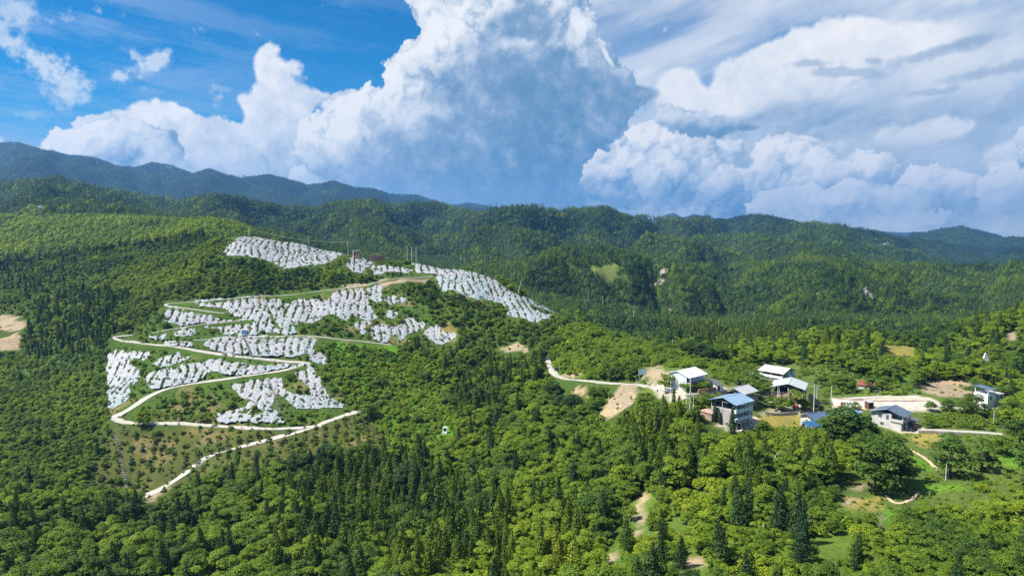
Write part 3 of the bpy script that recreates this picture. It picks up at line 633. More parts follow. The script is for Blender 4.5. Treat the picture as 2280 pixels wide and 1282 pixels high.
SHEETS = [
 ([(495,565),(518,548),(535,530),(565,534),(594,537),(632,541),(634,585),(626,594),(608,583),(580,573),(548,568)], 'upper left film sheet on the hilltop, its left corner beside the leafy wood'),
 ([(637,541),(674,536),(690,545),(719,555),(754,558),(757,568),(728,584),(680,590),(628,596),(634,586)], 'hilltop film sheet ending at the brick hut, right of the first hilltop sheet'),
 ([(776,591),(785,573),(800,573),(826,577),(829,591),(810,593),(808,605),(788,605)], 'small film sheet just below the pink roofless hut'),
 ([(826,594),(867,596),(911,601),(909,606),(867,602),(845,608),(829,609)], 'narrow film strip between the hut and the triple poles'),
 ([(915,585),(960,592),(1000,598),(1018,601),(1042,606),(1010,610),(960,607),(912,606),(934,597)], 'film sheet directly below the three concrete poles on the crest'),
 ([(974,616),(1029,614),(1044,606),(1084,613),(1112,634),(1139,654),(1167,660),(1166,672),(1185,690),(1230,706),(1205,708),(1200,716),(1178,712),(1165,705),(1130,703),(1136,690),(1115,673),(1085,665),(1066,666),(1030,655),(1000,640),(990,649),(980,633)], 'largest film sheet running down the right shoulder of the hill'),
 ([(1168,661),(1204,674),(1259,689),(1277,705),(1293,716),(1280,713),(1240,694),(1200,683),(1172,673)], 'thin film strip on the far edge of the right shoulder'),
 ([(430,672),(500,669),(582,661),(590,690),(605,727),(628,742),(590,737),(570,710),(540,706),(517,700),(512,690),(480,682),(440,680)], 'film sheet under the upper left bend of the loop lane'),
 ([(592,661),(604,660),(614,690),(630,720),(645,744),(632,744),(618,715),(600,685)], 'narrow film strip beside a bare gap, left of two thin strips'),
 ([(609,661),(618,661),(628,690),(642,715),(657,742),(648,744),(630,715),(615,690)], 'thinnest teal tinged film strip running down to the terrace lane'),
 ([(636,679),(650,675),(670,670),(682,669),(708,668),(718,690),(716,710),(700,716),(672,715),(656,720),(645,712),(640,695)], 'film sheet with square lower edge in the middle of the loop lane row'),
 ([(714,673),(730,671),(746,655),(752,648),(770,643),(800,640),(815,663),(830,700),(838,708),(820,712),(795,707),(790,695),(780,690),(774,713),(760,706),(740,695),(722,703)], 'film sheet of several downhill strips below the loop lane'),
 ([(821,637),(846,634),(849,672),(838,674),(822,662)], 'short separate film strip at the right end of the loop lane row'),
 ([(861,662),(877,660),(876,677),(864,677)], 'tiny film scrap left of another scrap beside the dark thicket'),
 ([(884,668),(899,663),(896,674),(886,674)], 'tiny film scrap touching the edge of the dark thicket'),
 ([(854,702),(868,693),(880,694),(880,706),(866,707)], 'lone film scrap on grass above the terrace lane'),
 ([(372,690),(384,684),(400,690),(440,700),(470,702),(500,708),(470,714),(440,717),(400,725),(390,716),(372,715)], 'film sheet inside the upper left loop of the lane'),
 ([(330,748),(345,742),(368,739),(372,750),(350,756)], 'teal tinged film scrap between the lane ends above the hairpin'),
 ([(457,721),(490,717),(490,728),(460,730)], 'small film patch left of the blue sign, nearest the short path'),
 ([(491,717),(520,715),(522,744),(492,742)], 'film patch immediately left of the blue sign'),
 ([(525,715),(575,710),(580,740),(556,745),(530,745)], 'film patch that carries the blue sign'),
 ([(390,738),(430,731),(428,746),(392,747)], 'film patch under the short path, left of the blue sign patches'),
 ([(246,765),(284,766),(284,800),(285,850),(284,890),(262,900),(247,913),(243,860),(244,800)], 'long narrow film sheet hanging down the left edge of the orchard'),
 ([(290,766),(327,768),(328,790),(322,803),(300,795),(289,803),(288,780)], 'film patch right of the lone pole at the left hairpin'),
 ([(288,810),(305,822),(310,840),(290,860),(286,840)], 'teal film scrap beside the long left edge sheet'),
 ([(342,813),(360,798),(395,789),(430,793),(405,802),(375,813),(350,814)], 'ragged film patch in the left part of the hairpin field'),
 ([(325,842),(350,827),(400,815),(450,810),(490,796),(505,790),(560,799),(600,803),(640,808),(655,811),(620,819),(580,827),(540,834),(500,831),(470,823),(440,848),(400,854),(370,860),(335,865),(330,850)], 'wide film sheet filling the hairpin field above the white bend'),
 ([(455,769),(469,756),(500,753),(537,752),(552,785),(520,786),(480,779)], 'film sheet left of the cement steps below the terrace lane'),
 ([(550,752),(600,751),(660,753),(700,756),(697,768),(690,785),(650,792),(600,790),(566,790),(557,770)], 'film sheet right of the cement steps below the terrace lane'),
 ([(340,763),(425,764),(430,769),(362,767)], 'very thin film strip wedged between two lanes at the left hairpin'),
 ([(522,844),(560,840),(590,835),(622,844),(630,860),(610,880),(600,900),(622,935),(640,940),(600,940),(575,900),(560,890),(540,885),(520,862)], 'film sheet below the white bend reaching down beside the stone steps'),
 ([(648,818),(690,810),(705,835),(715,850),(722,875),(745,890),(768,905),(730,905),(690,908),(660,908),(640,890),(612,872),(630,868),(660,882),(700,885),(690,860),(660,835)], 'film sheet sweeping around a grassy hole below the white bend'),
 ([(485,922),(500,919),(535,912),(555,898),(568,898),(545,925),(575,927),(600,922),(605,938),(570,940),(545,936),(500,940),(488,938)], 'lowest film sheet, zigzag shaped, just above the lower lane'),
 ([(692,781),(715,788),(727,810),(700,806),(690,798)], 'teal film scrap at the right tip of the white bend'),
 ([(793,719),(815,717),(826,722),(808,726),(815,744),(800,738)], 'crooked film scrap left of the conifer clump'),
 ([(823,729),(850,725),(880,729),(892,736),(870,745),(862,760),(845,761),(830,745)], 'film sheet just left of the conifer clump above the terrace lane'),
 ([(900,713),(915,709),(930,722),(948,719),(935,735),(905,745),(895,760),(885,745)], 'ragged film sheet rising above the tops of the conifer clump'),
 ([(952,731),(975,725),(985,742),(1015,743),(1010,755),(985,765),(970,763),(950,743)], 'film sheet at the right end above the conifer clump'),
]
SOIL = [
 [(1328,935),(1350,902),(1388,857),(1422,864),(1424,882),(1396,902),(1364,928)], [(1434,822),(1465,812),(1502,824),(1500,850),(1470,862),(1440,856)],
 [(1246,833),(1300,836),(1300,847),(1250,846)], [(1250,855),(1300,864),(1320,882),(1275,872)], [(1105,773),(1145,763),(1176,772),(1176,781),(1112,782)],
 [(1575,842),(1600,850),(1640,872),(1600,874)], [(172,508),(268,507),(268,515),(180,516)], [(-40,703),(35,703),(62,716),(45,735),(-40,732)], [(-40,742),(45,740),(42,777),(-40,779)],
 [(1340,1248),(1362,1220),(1384,1220),(1360,1250)], [(1412,1125),(1430,1098),(1464,1094),(1440,1118),(1432,1180),(1412,1185)],
 [(2048,856),(2090,846),(2150,850),(2190,868),(2180,886),(2110,886),(2060,876)], [(2238,748),(2262,730),(2272,740),(2246,762)], [(1884,1076),(1918,1062),(1925,1086),(1900,1090)], [(1500,1246),(1560,1240),(1572,1262),(1510,1264)],
 [(838,628),(860,620),(950,619),(955,622),(900,626),(848,640)], [(1440,692),(1490,687),(1520,691),(1500,697),(1450,698)], [(745,640),(790,630),(830,632),(790,640)], [(1690,925),(1725,912),(1770,916),(1760,925)],
 [(1050,625),(1085,622),(1110,640),(1090,645)], [(310,1108),(345,1085),(375,1075),(360,1096),(330,1112)], [(1870,1108),(1920,1105),(1925,1120),(1880,1122)], [(770,1075),(830,1070),(835,1082),(775,1090)],
]
CUTTAN = (.31, .25, .175)
DRY = [[(1690,926),(1800,922),(1798,948),(1705,952)], [(2030,966),(2085,964),(2098,985),(2050,1000)], [(1870,1108),(1960,1105),(1962,1135),(1882,1132)], [(1960,768),(2030,772),(2045,792),(1995,792)], [(950,745),(1000,720),(1020,745),(1010,765)]]
BRIGHT = [[(2030,1015),(2080,1035),(2086,1050),(2034,1046)], [(2040,1077),(2160,1079),(2162,1093),(2050,1093)], [(1962,1128),(2002,1128),(2002,1166),(1966,1166)], [(1996,836),(2036,830),(2022,852)], [(2230,1010),(2280,1005),(2280,1040),(2240,1040)]]
MAIZE = [[(2066,932),(2150,916),(2212,950),(2085,953)], [(1640,968),(1700,955),(1830,958),(1870,990),(1800,1010),(1660,1000)]]
ORCH_LOW = [[(180,1090),(250,945),(290,950),(440,950),(640,960),(720,950),(800,920),(850,960),(884,1003),(850,1022),(700,1022),(560,1050),(400,1120),(200,1112)]]
ORCH = [[(246,762),(290,742),(366,674),(430,666),(840,628),(905,660),(1022,742),(1012,768),(870,767),(722,758),(732,810),(772,905),(806,913),(640,957),(280,942),(240,920)],
 [(495,522),(560,526),(760,553),(900,580),(1060,603),(1140,650),(1295,714),(1200,722),(1120,700),(1060,668),(990,655),(960,612),(860,612),(780,608),(640,600),(495,570)]]
LUSH = [[(1130,650),(1200,660),(1290,700),(1400,755),(1500,790),(1640,835),(1560,830),(1440,790),(1320,730),(1200,680)], [(722,762),(870,772),(985,785),(975,850),(1030,940),(1010,990),(960,1015),(884,1003),(806,913),(772,895),(732,808)], [(1225,740),(1290,720),(1480,770),(1640,835),(1600,850),(1440,815),(1330,845),(1240,835)]]
GARDEN = [[(1990,962),(2300,962),(2300,1120),(2150,1135),(2040,1165),(1890,1145),(1868,1065),(1900,1040),(2010,1005)]]
BUSHY = [[(1400,1095),(1640,1085),(1885,1100),(1990,1170),(2000,1310),(1330,1310),(1370,1160)], [(1200,560),(1520,570),(1560,600),(1250,610)]]
VILLAGE = [[(1425,800),(1700,805),(1850,815),(1960,850),(2110,880),(2235,940),(2235,975),(2050,975),(1900,950),(1840,965),(1640,968),(1575,950),(1560,925),(1510,900),(1430,885)]]
YARD = [[(1440,858),(1480,856),(1600,868),(1625,872),(1560,876),(1530,885),(1500,890),(1470,880)], [(1850,905),(1960,880),(2070,882),(2100,905),(2090,913),(1950,912),(1850,918)], [(1990,948),(2045,945),(2060,958),(2040,966),(1995,960)], [(1690,862),(1760,905),(1840,918),(1800,925),(1720,912)], [(1600,925),(1690,925),(1690,950),(1640,962),(1600,945)]]
CYP = [([(55,640),(165,640),(275,660),(262,760),(185,795),(55,805)], .85, .10), ([(862,745),(960,755),(1025,782),(1012,850),(935,852),(880,800)], .85, .22), ([(1010,832),(1120,800),(1222,790),(1220,852),(1150,872),(1080,932),(1020,932)], .65, .30),
 ([(640,1080),(900,1010),(1000,1070),(1130,1150),(1140,1300),(600,1300),(620,1190)], .68, .40), ([(-60,1130),(120,1130),(300,1180),(600,1200),(610,1310),(-60,1310)], .20, .30), ([(1380,935),(1500,905),(1570,960),(1565,1085),(1410,1070)], .72, .85),
 ([(1640,1012),(1850,1002),(1885,1092),(1640,1085)], .5, .55), ([(-60,560),(145,560),(145,645),(-60,660)], .75, .12), ([(1130,1130),(1340,1180),(1340,1310),(1130,1310)], .40, .62), ([(1490,712),(1785,718),(1765,785),(1500,775)], .65, .45), ([(1800,760),(1960,760),(1900,830),(1800,830)], .15, .4), ([(1950,700),(2290,680),(2290,760),(2000,770)], .2, .35)]

# ------------------------------------------------------------------ lanes
def densify(P3, step):
    o = [P3[0]]
    for a, b in zip(P3[:-1], P3[1:]):
        n = max(1, int(np.linalg.norm(b[:2]-a[:2])/step))
        for k in range(1, n+1): o.append(a+(b-a)*k/n)
    return np.array(o)
def smooth_line(P, it=2):
    for _ in range(it):
        Q = [P[0]]
        for a, b in zip(P[:-1], P[1:]): Q += [a*.75+b*.25, a*.25+b*.75]
        Q.append(P[-1]); P = np.array(Q)
    return P
ROAD_LINES = {}

ROAD_W = {'lower': 3.9, 'hairpin': 3.6, 'upper': 1.7, 'loop': 1.7, 'terrace': 1.6, 'crest': 1.8, 'spur': 2.9, 'garden': 2.2, 'foot': 2.8, 'basin': 2.8, 'field': .8, 'terrace_edge': .7}
for key, (pts, _w) in ROADS.items():
    Pl = densify(smooth_line(hit(*np.array(pts).T), 2), 1.5); k9 = np.ones(9)/9
    Pl[:, 2] = np.convolve(np.pad(height(Pl[:, 0], Pl[:, 1]), 4, mode='edge'), k9, 'valid'); ROAD_LINES[key] = Pl

# ------------------------------------------------------------------ terrain sheet
def axis(fine0, fine1, step, lo, hi, g):
    a = list(np.arange(fine0, fine1+.01, step)); d = step
    while a[-1] < hi: d = min(d*g, 34 if abs(a[-1]) < 6200 else 120); a.append(a[-1]+d)
    d = step
    while a[0] > lo: d = min(d*g, 34 if abs(a[0]) < 6200 else 120); a.insert(0, a[0]-d)
    return np.array(a)
XS = axis(-330, 330, 2.5, -9500, 9500, 1.045); YS = axis(110, 620, 2.5, -500, 10800, 1.03)
gx, gy = np.meshgrid(XS, YS); gz = height(gx, gy)
# the lanes are benched into the slope
RP = np.concatenate(list(ROAD_LINES.values())); RW = np.concatenate([np.full(len(v), ROAD_W[k]/2) for k, v in ROAD_LINES.items()])
sel = np.nonzero((gy > RP[:, 1].min()-8) & (gy < RP[:, 1].max()+8) & (np.abs(gx) < 260)); vx, vy = gx[sel], gy[sel]
for c0 in range(0, len(vx), 3000):
    d2 = (vx[c0:c0+3000, None]-RP[None, :, 0])**2+(vy[c0:c0+3000, None]-RP[None, :, 1])**2; q = d2.argmin(1); dd = np.sqrt(d2.min(1)); f = np.clip((RW[q]+4.0-dd)/2.5, 0, 1)
    ii, jj = sel[0][c0:c0+3000], sel[1][c0:c0+3000]; gz[ii, jj] = gz[ii, jj]*(1-f)+(RP[q, 2]-.12)*f
nx, ny = len(XS), len(YS)
pX, pY = proj(gx, np.maximum(gy, 40), gz)
infront = gy > 60
nA = fbm(gx/25, gy/25, 4, 1); nB = fbm(gx/9, gy/9, 3, 4)
cov = np.zeros((ny, nx, 3)); far = np.clip((gy-500)/700, 0, 1)[..., None]
cov[:] = (.045, .080, .016); cov = cov*(1-far)+np.array((.018, .036, .014))*far
cov *= (1+.18*nA[..., None])
def paint(polys, colr, k=.95, wob=5):
    for p in polys:
        m = in_poly(p, pX+wob*nB*.7, pY+wob*.5*nA) & infront
        if polys is SOIL: m &= (nB+.5*nA < 1.0)
        cov[m] = cov[m]*(1-k)+np.array(colr)*k*(1+.12*nB[m][:, None])
paint(ORCH, (.052, .098, .017), .9, 6); paint(ORCH_LOW, (.075, .088, .024), .92, 8)
m_ = (in_any(ORCH_LOW+ORCH, pX, pY) & infront & (.6*nA+.8*nB > .85)); cov[m_] = cov[m_]*.45+np.array((.20, .15, .08))*.55
paint(LUSH, (.07, .17, .014), .9, 5); paint(VILLAGE, (.09, .13, .03), .8, 4)
paint(BUSHY, (.085, .145, .022), .8, 5); paint(GARDEN, (.085, .125, .028), .85, 5); paint(DRY, (.23, .20, .055), .9, 3); paint(BRIGHT, (.085, .19, .016), .92, 3); paint(MAIZE, (.10, .12, .03), .9, 2); paint(SOIL, CUTTAN, .92, 9); paint(YARD, (.44, .40, .33), .95, 2)
# small bare scars and clearings on the middle hills
mm = (gy > 650) & (fbm(gx/90+4, gy/60, 3, 5) > 2.3); cov[mm] = cov[mm]*.5+np.array((.13, .15, .05))*.5
idx = np.arange(nx*ny).reshape(ny, nx)
F = np.stack([idx[:-1, :-1], idx[:-1, 1:], idx[1:, 1:], idx[1:, :-1]], -1).reshape(-1, 4)
ca = np.ones((ny, nx, 4)); ca[..., :3] = np.clip(cov, .005, .6)
terr = link('terrain', fast_mesh('terrain', np.stack([gx, gy, gz], -1).reshape(-1, 3), F, [M['ground']], {'cover': ('FLOAT_COLOR', 'POINT', ca)}, True))
tag(terr, 'hilly ground under the orchards, woods and village', kind='structure')

def road(name, key, wid, label, m='road', lift=.14):
    P = ROAD_LINES[key].copy(); wid = ROAD_W[key]
    d = np.gradient(P[:, :2], axis=0); d /= np.maximum(np.linalg.norm(d, axis=1, keepdims=True), 1e-6)
    k = np.ones(7)/7
    for c in (0, 1): d[:, c] = np.convolve(np.pad(d[:, c], 3, mode='edge'), k, 'valid')
    d /= np.maximum(np.linalg.norm(d, axis=1, keepdims=True), 1e-6)
    nrm = np.stack([-d[:, 1], d[:, 0]], 1); V = []; n = len(P)
    wv = wid*(1+.16*fbm(np.arange(n)/6.0, np.zeros(n)+wid, 3, 2))
    zc = P[:, 2]+.10
    for s, dz in ((-1.04, -.5), (-1, 0), (-.33, .03), (.33, .03), (1, 0), (1.04, -.5)):
        q = P[:, :2]+nrm*s*wv[:, None]/2; V.append(np.column_stack([q, zc+dz]))
    V = np.stack(V, 1); a = np.arange(n*6).reshape(n, 6)
    F = np.stack([a[:-1, :-1], a[:-1, 1:], a[1:, 1:], a[1:, :-1]], -1).reshape(-1, 4)
    return tag(link(name, fast_mesh(name, V.reshape(-1, 3), F, [M[m]])), label, kind='structure')
road('lower_lane', 'lower', 3.9, 'pale concrete lane across the foot of the orchard'); road('hairpin_lane', 'hairpin', 3.6, 'pale concrete lane with hairpin bends climbing the orchard')
road('upper_path', 'upper', 1.9, 'narrow concrete path between the film sheets'); road('loop_lane', 'loop', 2.0, 'concrete lane looping above the film rows'); road('terrace_lane', 'terrace', 1.9, 'concrete lane along the middle terrace')
road('crest_lane', 'crest', 2.0, 'concrete lane along the hilltop'); road('village_road', 'spur', 3.2, 'concrete road from the spur to the village'); road('garden_path', 'garden', 2.4, 'concrete path past the vegetable plots')
road('foot_path', 'foot', 3.0, 'concrete path at the lower right edge'); road('basin_road', 'basin', 3.2, 'concrete road above the white embankment')
road('field_path', 'field', 1.1, 'narrow dirt path between grassy plots at lower right', 'sand'); road('terrace_path', 'terrace_edge', 1.0, 'curved dirt edge of a lower right terrace plot', 'sand')

# ------------------------------------------------------------------ film sheets laid over the orchard rows
ROW_DIR = np.array([.20, -.98])                         # the rows run down the slope
def row_coord(x, y): return x*ROW_DIR[1]*-1+y*ROW_DIR[0]
FILM_POLYS = [s[0] for s in SHEETS]
FILM_SPOTS = []
for k, (poly_, lab) in enumerate(SHEETS):
    W3 = hit(*np.array(poly_, float).T)
    x0, y0 = W3[:, 0].min()-2, W3[:, 1].min()-3; x1, y1 = W3[:, 0].max()+2, W3[:, 1].max()+3
    st = .55
    xs = np.arange(x0, x1, st); ys = np.arange(y0, y1, st); X, Y = np.meshgrid(xs, ys)
    r = row_coord(X, Y); rw = r/4.2+.35*fbm(X/20, Y/20, 2, 3); ph = rw-np.floor(rw)
    Z = height(X, Y)
    hump = np.abs(np.sin(ph*math.pi))
    Zf = Z+.16+.20*hump+.11*fbm(X/1.1, Y/1.1, 3, 2)+.09*fbm(X/.55, Y/.55, 2, 6)
    Xp, Yp = proj(X, Y, Z)
    wob = 1.8*fbm(X/3, Y/3, 3, 5); wob2 = 1.2*fbm(X/3+50, Y/3, 3, 1)
    ins = np.zeros(X.shape, bool)
    for ox, oy in ((0, 0), (6, 0), (-6, 0), (0, 3.5), (0, -3.5)): ins |= in_poly(poly_, Xp+wob+ox, Yp+wob2+oy)
    hole = fbm(X/3.2+9, Y/3.2, 3, 0) > 2.1
    gap = (np.abs(ph-.5) > .452) & (fbm(X/5, Y/5, 3, 7) > .12)
    ins &= ~hole & ~gap
    q0 = ins[:-1, :-1] & ins[1:, :-1] & ins[:-1, 1:] & ins[1:, 1:]
    if q0.sum() < 4: continue
    par = np.arange(q0.size+1)                                              # pieces that do not touch become sheets of their own
    def root(a):
        while par[a] != a: par[a] = par[par[a]]; a = par[a]
        return a
    nid = np.where(q0, np.arange(1, q0.size+1).reshape(q0.shape), 0)
    for a_, b_ in ((nid[:, :-1], nid[:, 1:]), (nid[:-1], nid[1:])):
        mm_ = (a_ > 0) & (b_ > 0)
        for p_, r_ in zip(a_[mm_].tolist(), b_[mm_].tolist()):
            p_, r_ = root(p_), root(r_)
            if p_ != r_: par[max(p_, r_)] = min(p_, r_)
    comp = np.zeros(q0.shape, int); comp[q0] = [root(a) for a in nid[q0].tolist()]
    ids, cnt = np.unique(comp[comp > 0], return_counts=True); order_ = np.argsort(-cnt)
    W0 = W3.mean(0); sheet = empty('plastic_sheet', tuple(W0), 0, lab, 'plastic sheet', 'plastic sheets over the orchard rows')
    for rank, ci_ in enumerate(order_):
        if cnt[ci_] < (20 if rank else 4): break
        q = comp == ids[ci_]; vid = -np.ones(X.shape, int)
        use = np.zeros(X.shape, bool); use[:-1, :-1] |= q; use[1:, :-1] |= q; use[:-1, 1:] |= q; use[1:, 1:] |= q
        vid[use] = np.arange(use.sum())
        F = np.stack([vid[:-1, :-1][q], vid[:-1, 1:][q], vid[1:, 1:][q], vid[1:, :-1][q]], 1)
        low = (Y-Y[use].min())/max(Y[use].max()-Y[use].min(), 1)
        teal = 1.0 if 'teal' in lab else .55
        wet = np.clip(teal*(np.clip(.55-low, 0, 1)*1.4+.35*fbm(X/9, Y/9, 3, 4)), 0, 1)*(1 if Yp.mean() > 640 else .25)  # teal grows towards the downhill edge, broken by noise
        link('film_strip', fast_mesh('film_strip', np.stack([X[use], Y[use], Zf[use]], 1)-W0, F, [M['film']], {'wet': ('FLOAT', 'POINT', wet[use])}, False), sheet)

# ================================================================== vegetation
def rnd_dirs(n, rg):
    v = rg.standard_normal((n, 3)); return v/np.linalg.norm(v, axis=1, keepdims=True)
def cards(P, N, S, rg, asp=1.0, fold=.25):
    """one bent four-cornered leaf spray per point"""
    n = len(P); t = np.cross(N, rnd_dirs(n, rg)); t /= np.maximum(np.linalg.norm(t, axis=1, keepdims=True), 1e-6); b = np.cross(N, t)
    S = S[:, None]; V = np.empty((n, 4, 3))
    V[:, 0] = P-t*S*.5; V[:, 1] = P-b*S*.5*asp+N*S*fold*.5; V[:, 2] = P+t*S*.5; V[:, 3] = P+b*S*.5*asp-N*S*fold*.5
    return V.reshape(-1, 3), np.arange(n*4).reshape(n, 4)
def tube(path, radii, n=5):
    V = []; F = []
    path = [Vector(p) for p in path]
    for k, p in enumerate(path):
        d = (path[min(k+1, len(path)-1)]-path[max(k-1, 0)]).normalized(); q = d.to_track_quat('Z', 'Y')
        for i in range(n): V.append(p+q @ Vector((radii[k]*math.cos(2*math.pi*i/n), radii[k]*math.sin(2*math.pi*i/n), 0)))
    for k in range(len(path)-1):
        for i in range(n): F.append((k*n+i, k*n+(i+1) % n, (k+1)*n+(i+1) % n, (k+1)*n+i))
    return [tuple(v) for v in V], F
def trunk_geo(h, r, limbs, rg, multi=1):
    V, F = [], []
    def put(path, rad):
        v, f = tube(path, rad); o = len(V); V.extend(v); F.extend([tuple(o+i for i in q) for q in f])
    for m_ in range(multi):
        bx, by = (rg.normal(0, .35, 2) if multi > 1 else (0, 0)); lx, ly = rg.normal(0, .25, 2)
        put([(bx, by, -1.2), (bx+lx*.3, by+ly*.3, h*.3), (bx+lx, by+ly, h*.62), (bx+lx*1.3, by+ly*1.3, h*.9)], [r*1.2, r, r*.7, r*.25])
    for c in limbs:
        z0 = min(c[2]*.62, h*.6); put([(0, 0, z0), (c[0]*.5, c[1]*.5, (z0+c[2])*.52), tuple(c)], [r*.55, r*.35, r*.12])
    return np.array(V), np.array(F)
def broad(seed, h, rad, n, leaf, base=.30, nl=13, flat=.75, multi=1):
    rg = np.random.default_rng(seed); L = []
    for k in range(nl):
        a = k*2.4+rg.uniform(-.5, .5); f = rg.uniform(0, 1); z = h*(base+(.93-base)*(.12+.80*f))
        rr = rad*math.sqrt(max(1-((z/h-base)/(1.02-base)*2-.95)**2*.85, .08))*rg.uniform(.45, .80)
        L.append((rr*math.cos(a)*rg.uniform(.8, 1.3), rr*math.sin(a)*rg.uniform(.8, 1.3), z-h*.05+h*rg.normal(0, .04), rad*rg.uniform(.20, .50)))
    L.append((0, 0, h*.80, rad*.5)); L = np.array(L)
    w = L[:, 3]**2; k = rg.choice(len(L), n, p=w/w.sum()); d = rnd_dirs(n, rg)
    d[:, 2] = np.where(d[:, 2] < -.25, -d[:, 2]*.8, d[:, 2])
    rr = L[k, 3]*np.cbrt(rg.uniform(.35, 1.12, n)); P = L[k, :3]+d*rr[:, None]*np.array([1, 1, flat])
    N = d*.7+np.array([0, 0, .55])+.55*rnd_dirs(n, rg); N /= np.linalg.norm(N, axis=1, keepdims=True)
    tvl = rg.uniform(0, 1, len(L)); tv = np.clip(.5*tvl[k]+.5*rg.uniform(0, 1, n), 0, 1)
    V, F = cards(P, N, leaf*rg.uniform(.6, 1.35, n), rg)
    tV, tF = trunk_geo(h, h*.017+.05, L[:7, :3], rg, multi)
    return V, F, np.repeat(tv, 4), tV, tF
def cypress(seed, h, rad, n, leaf, taper=1.25, base=.05):
    rg = np.random.default_rng(seed); nb = 46; L = []
    for k in range(nb):
        f = (k+rg.uniform(0, 1))/nb; z = h*(base+(.985-base)*f); r = rad*max((1-f)**(1/taper)*(.60+.40*min(f/.22, 1))*rg.uniform(.72, 1.22), .05)
        a = k*2.4+rg.uniform(-.6, .6); L.append((r*.60*math.cos(a), r*.60*math.sin(a), z, r*.55+.10, .7+.3*rg.uniform()))
    L = np.array(L); w = L[:, 3]**1.5; k = rg.choice(nb, n, p=w/w.sum()); d = rnd_dirs(n, rg)
    P = L[k, :3]+d*(L[k, 3]*np.cbrt(rg.uniform(.3, 1.1, n)))[:, None]*np.array([1, 1, 1.7])
    out = P*np.array([1, 1, 0]); out /= np.maximum(np.linalg.norm(out, axis=1, keepdims=True), .05)
    N = out*.9+np.array([0, 0, .25])+.6*rnd_dirs(n, rg); N /= np.linalg.norm(N, axis=1, keepdims=True)
    V, F = cards(P, N, leaf*rg.uniform(.6, 1.3, n), rg, .8)
    tv = np.clip(.45*rg.uniform(0, 1, nb)[k]+.55*rg.uniform(0, 1, n), 0, 1)
    tV, tF = trunk_geo(h, h*.012+.05, np.zeros((0, 3)), rg)
    return V, F, np.repeat(tv, 4), tV, tF
def shrub(seed, h, rad, n, leaf, nl=7):
    rg = np.random.default_rng(seed); a = rg.uniform(0, 6.28, nl); q = rad*.62*np.sqrt(rg.uniform(0, 1, nl))
    L = np.stack([q*np.cos(a), q*np.sin(a), h*rg.uniform(.25, .70, nl), rad*rg.uniform(.30, .52, nl)], 1)
    k = rg.choice(nl, n); d = rnd_dirs(n, rg); d[:, 2] = np.where(d[:, 2] < -.2, -d[:, 2], d[:, 2])
    P = L[k, :3]+d*(L[k, 3]*np.cbrt(rg.uniform(.35, 1.1, n)))[:, None]; P[:, 2] = np.maximum(P[:, 2], .05)
    N = d*.7+np.array([0, 0, .6])+.55*rnd_dirs(n, rg); N /= np.linalg.norm(N, axis=1, keepdims=True)
    V, F = cards(P, N, leaf*rg.uniform(.6, 1.35, n), rg)
    tv = np.clip(.5*rg.uniform(0, 1, nl)[k]+.5*rg.uniform(0, 1, n), 0, 1)
    tV, tF = trunk_geo(h*.8, .05, L[:4, :3], rg)
    return V, F, np.repeat(tv, 4), tV, tF
def far_tree(seed, h, rad, n, conifer):
    rg = np.random.default_rng(seed)
    f = rg.uniform(0, 1, n)**1.25; a = rg.uniform(0, 6.28, n)
    if conifer: r = rad*(1-f)**.8*rg.uniform(.35, 1, n); z = h*(.12+.88*f); s = .30+rad*.36*(1-f)
    else:
        d = rnd_dirs(n, rg); d[:, 2] = np.abs(d[:, 2]); q = rg.uniform(.7, 1.05, n); r = None
    if conifer: P = np.stack([r*np.cos(a), r*np.sin(a), z], 1); N = np.stack([np.cos(a), np.sin(a), np.full(n, .7)], 1)+.5*rnd_dirs(n, rg)
    else: P = d*q[:, None]*np.array([rad, rad, h*.62])+np.array([0, 0, h*.36]); N = d+.5*rnd_dirs(n, rg)+np.array([0, 0, .4]); s = rad*rg.uniform(.20, .42, n)
    N /= np.linalg.norm(N, axis=1, keepdims=True); V, F = cards(P, N, s, rg)
    return V, F, np.repeat(rg.uniform(0, 1, n), 4), np.zeros((0, 3)), np.zeros((0, 4), int)
class Proto: pass
def proto(name, geo, lm):
    V, F, tv, tV, tF = geo; p = Proto(); p.name = name
    p.crown = fast_mesh(name+'_crown', V, F, [M[lm]], {'tv': ('FLOAT', 'POINT', tv)})
    p.trunk = fast_mesh(name+'_trunk', tV, tF, [M['bark']], None, True) if len(tV) else None
    VV = np.concatenate([V, tV]); FF = np.concatenate([F, tF+len(V)]) if len(tV) else F
    p.both = fast_mesh(name, VV, FF, [M[lm], M['bark']], {'tv': ('FLOAT', 'POINT', np.concatenate([tv, np.full(len(tV), .5)]))}, False, np.concatenate([np.zeros(len(F)), np.ones(len(tF))]) if len(tV) else None)
    return p
BR = [proto('broadleaf_tree', broad(100+k, 9.0, *a), 'leaf') for k, a in enumerate([(3.4, 2300, .40, .30, 20), (3.0, 2000, .38, .30, 18), (3.8, 2500, .42, .22, 24), (2.7, 1900, .37, .26, 16), (3.6, 2300, .44, .20, 20, .65)])]
CY = [proto('cypress_tree', cypress(200+k, 11.0, *a), 'needle') for k, a in enumerate([(2.0, 2000, .40, 1.5), (2.3, 2200, .42, 1.25), (1.6, 1700, .37, 1.7), (2.5, 2200, .44, 1.1), (1.9, 1900, .40, 1.35)])]
SH = [proto('shrub', shrub(300+k, 2.6, *a), 'leaf') for k, a in enumerate([(1.7, 620, .29), (2.1, 720, .32), (1.5, 520, .27), (2.4, 800, .33, 10)])]
SA = [proto('fruit_tree', shrub(400+k, 2.3, *a), 'leaf') for k, a in enumerate([(.95, 130, .30, 6), (1.15, 150, .30, 7), (.8, 110, .28, 5)])]
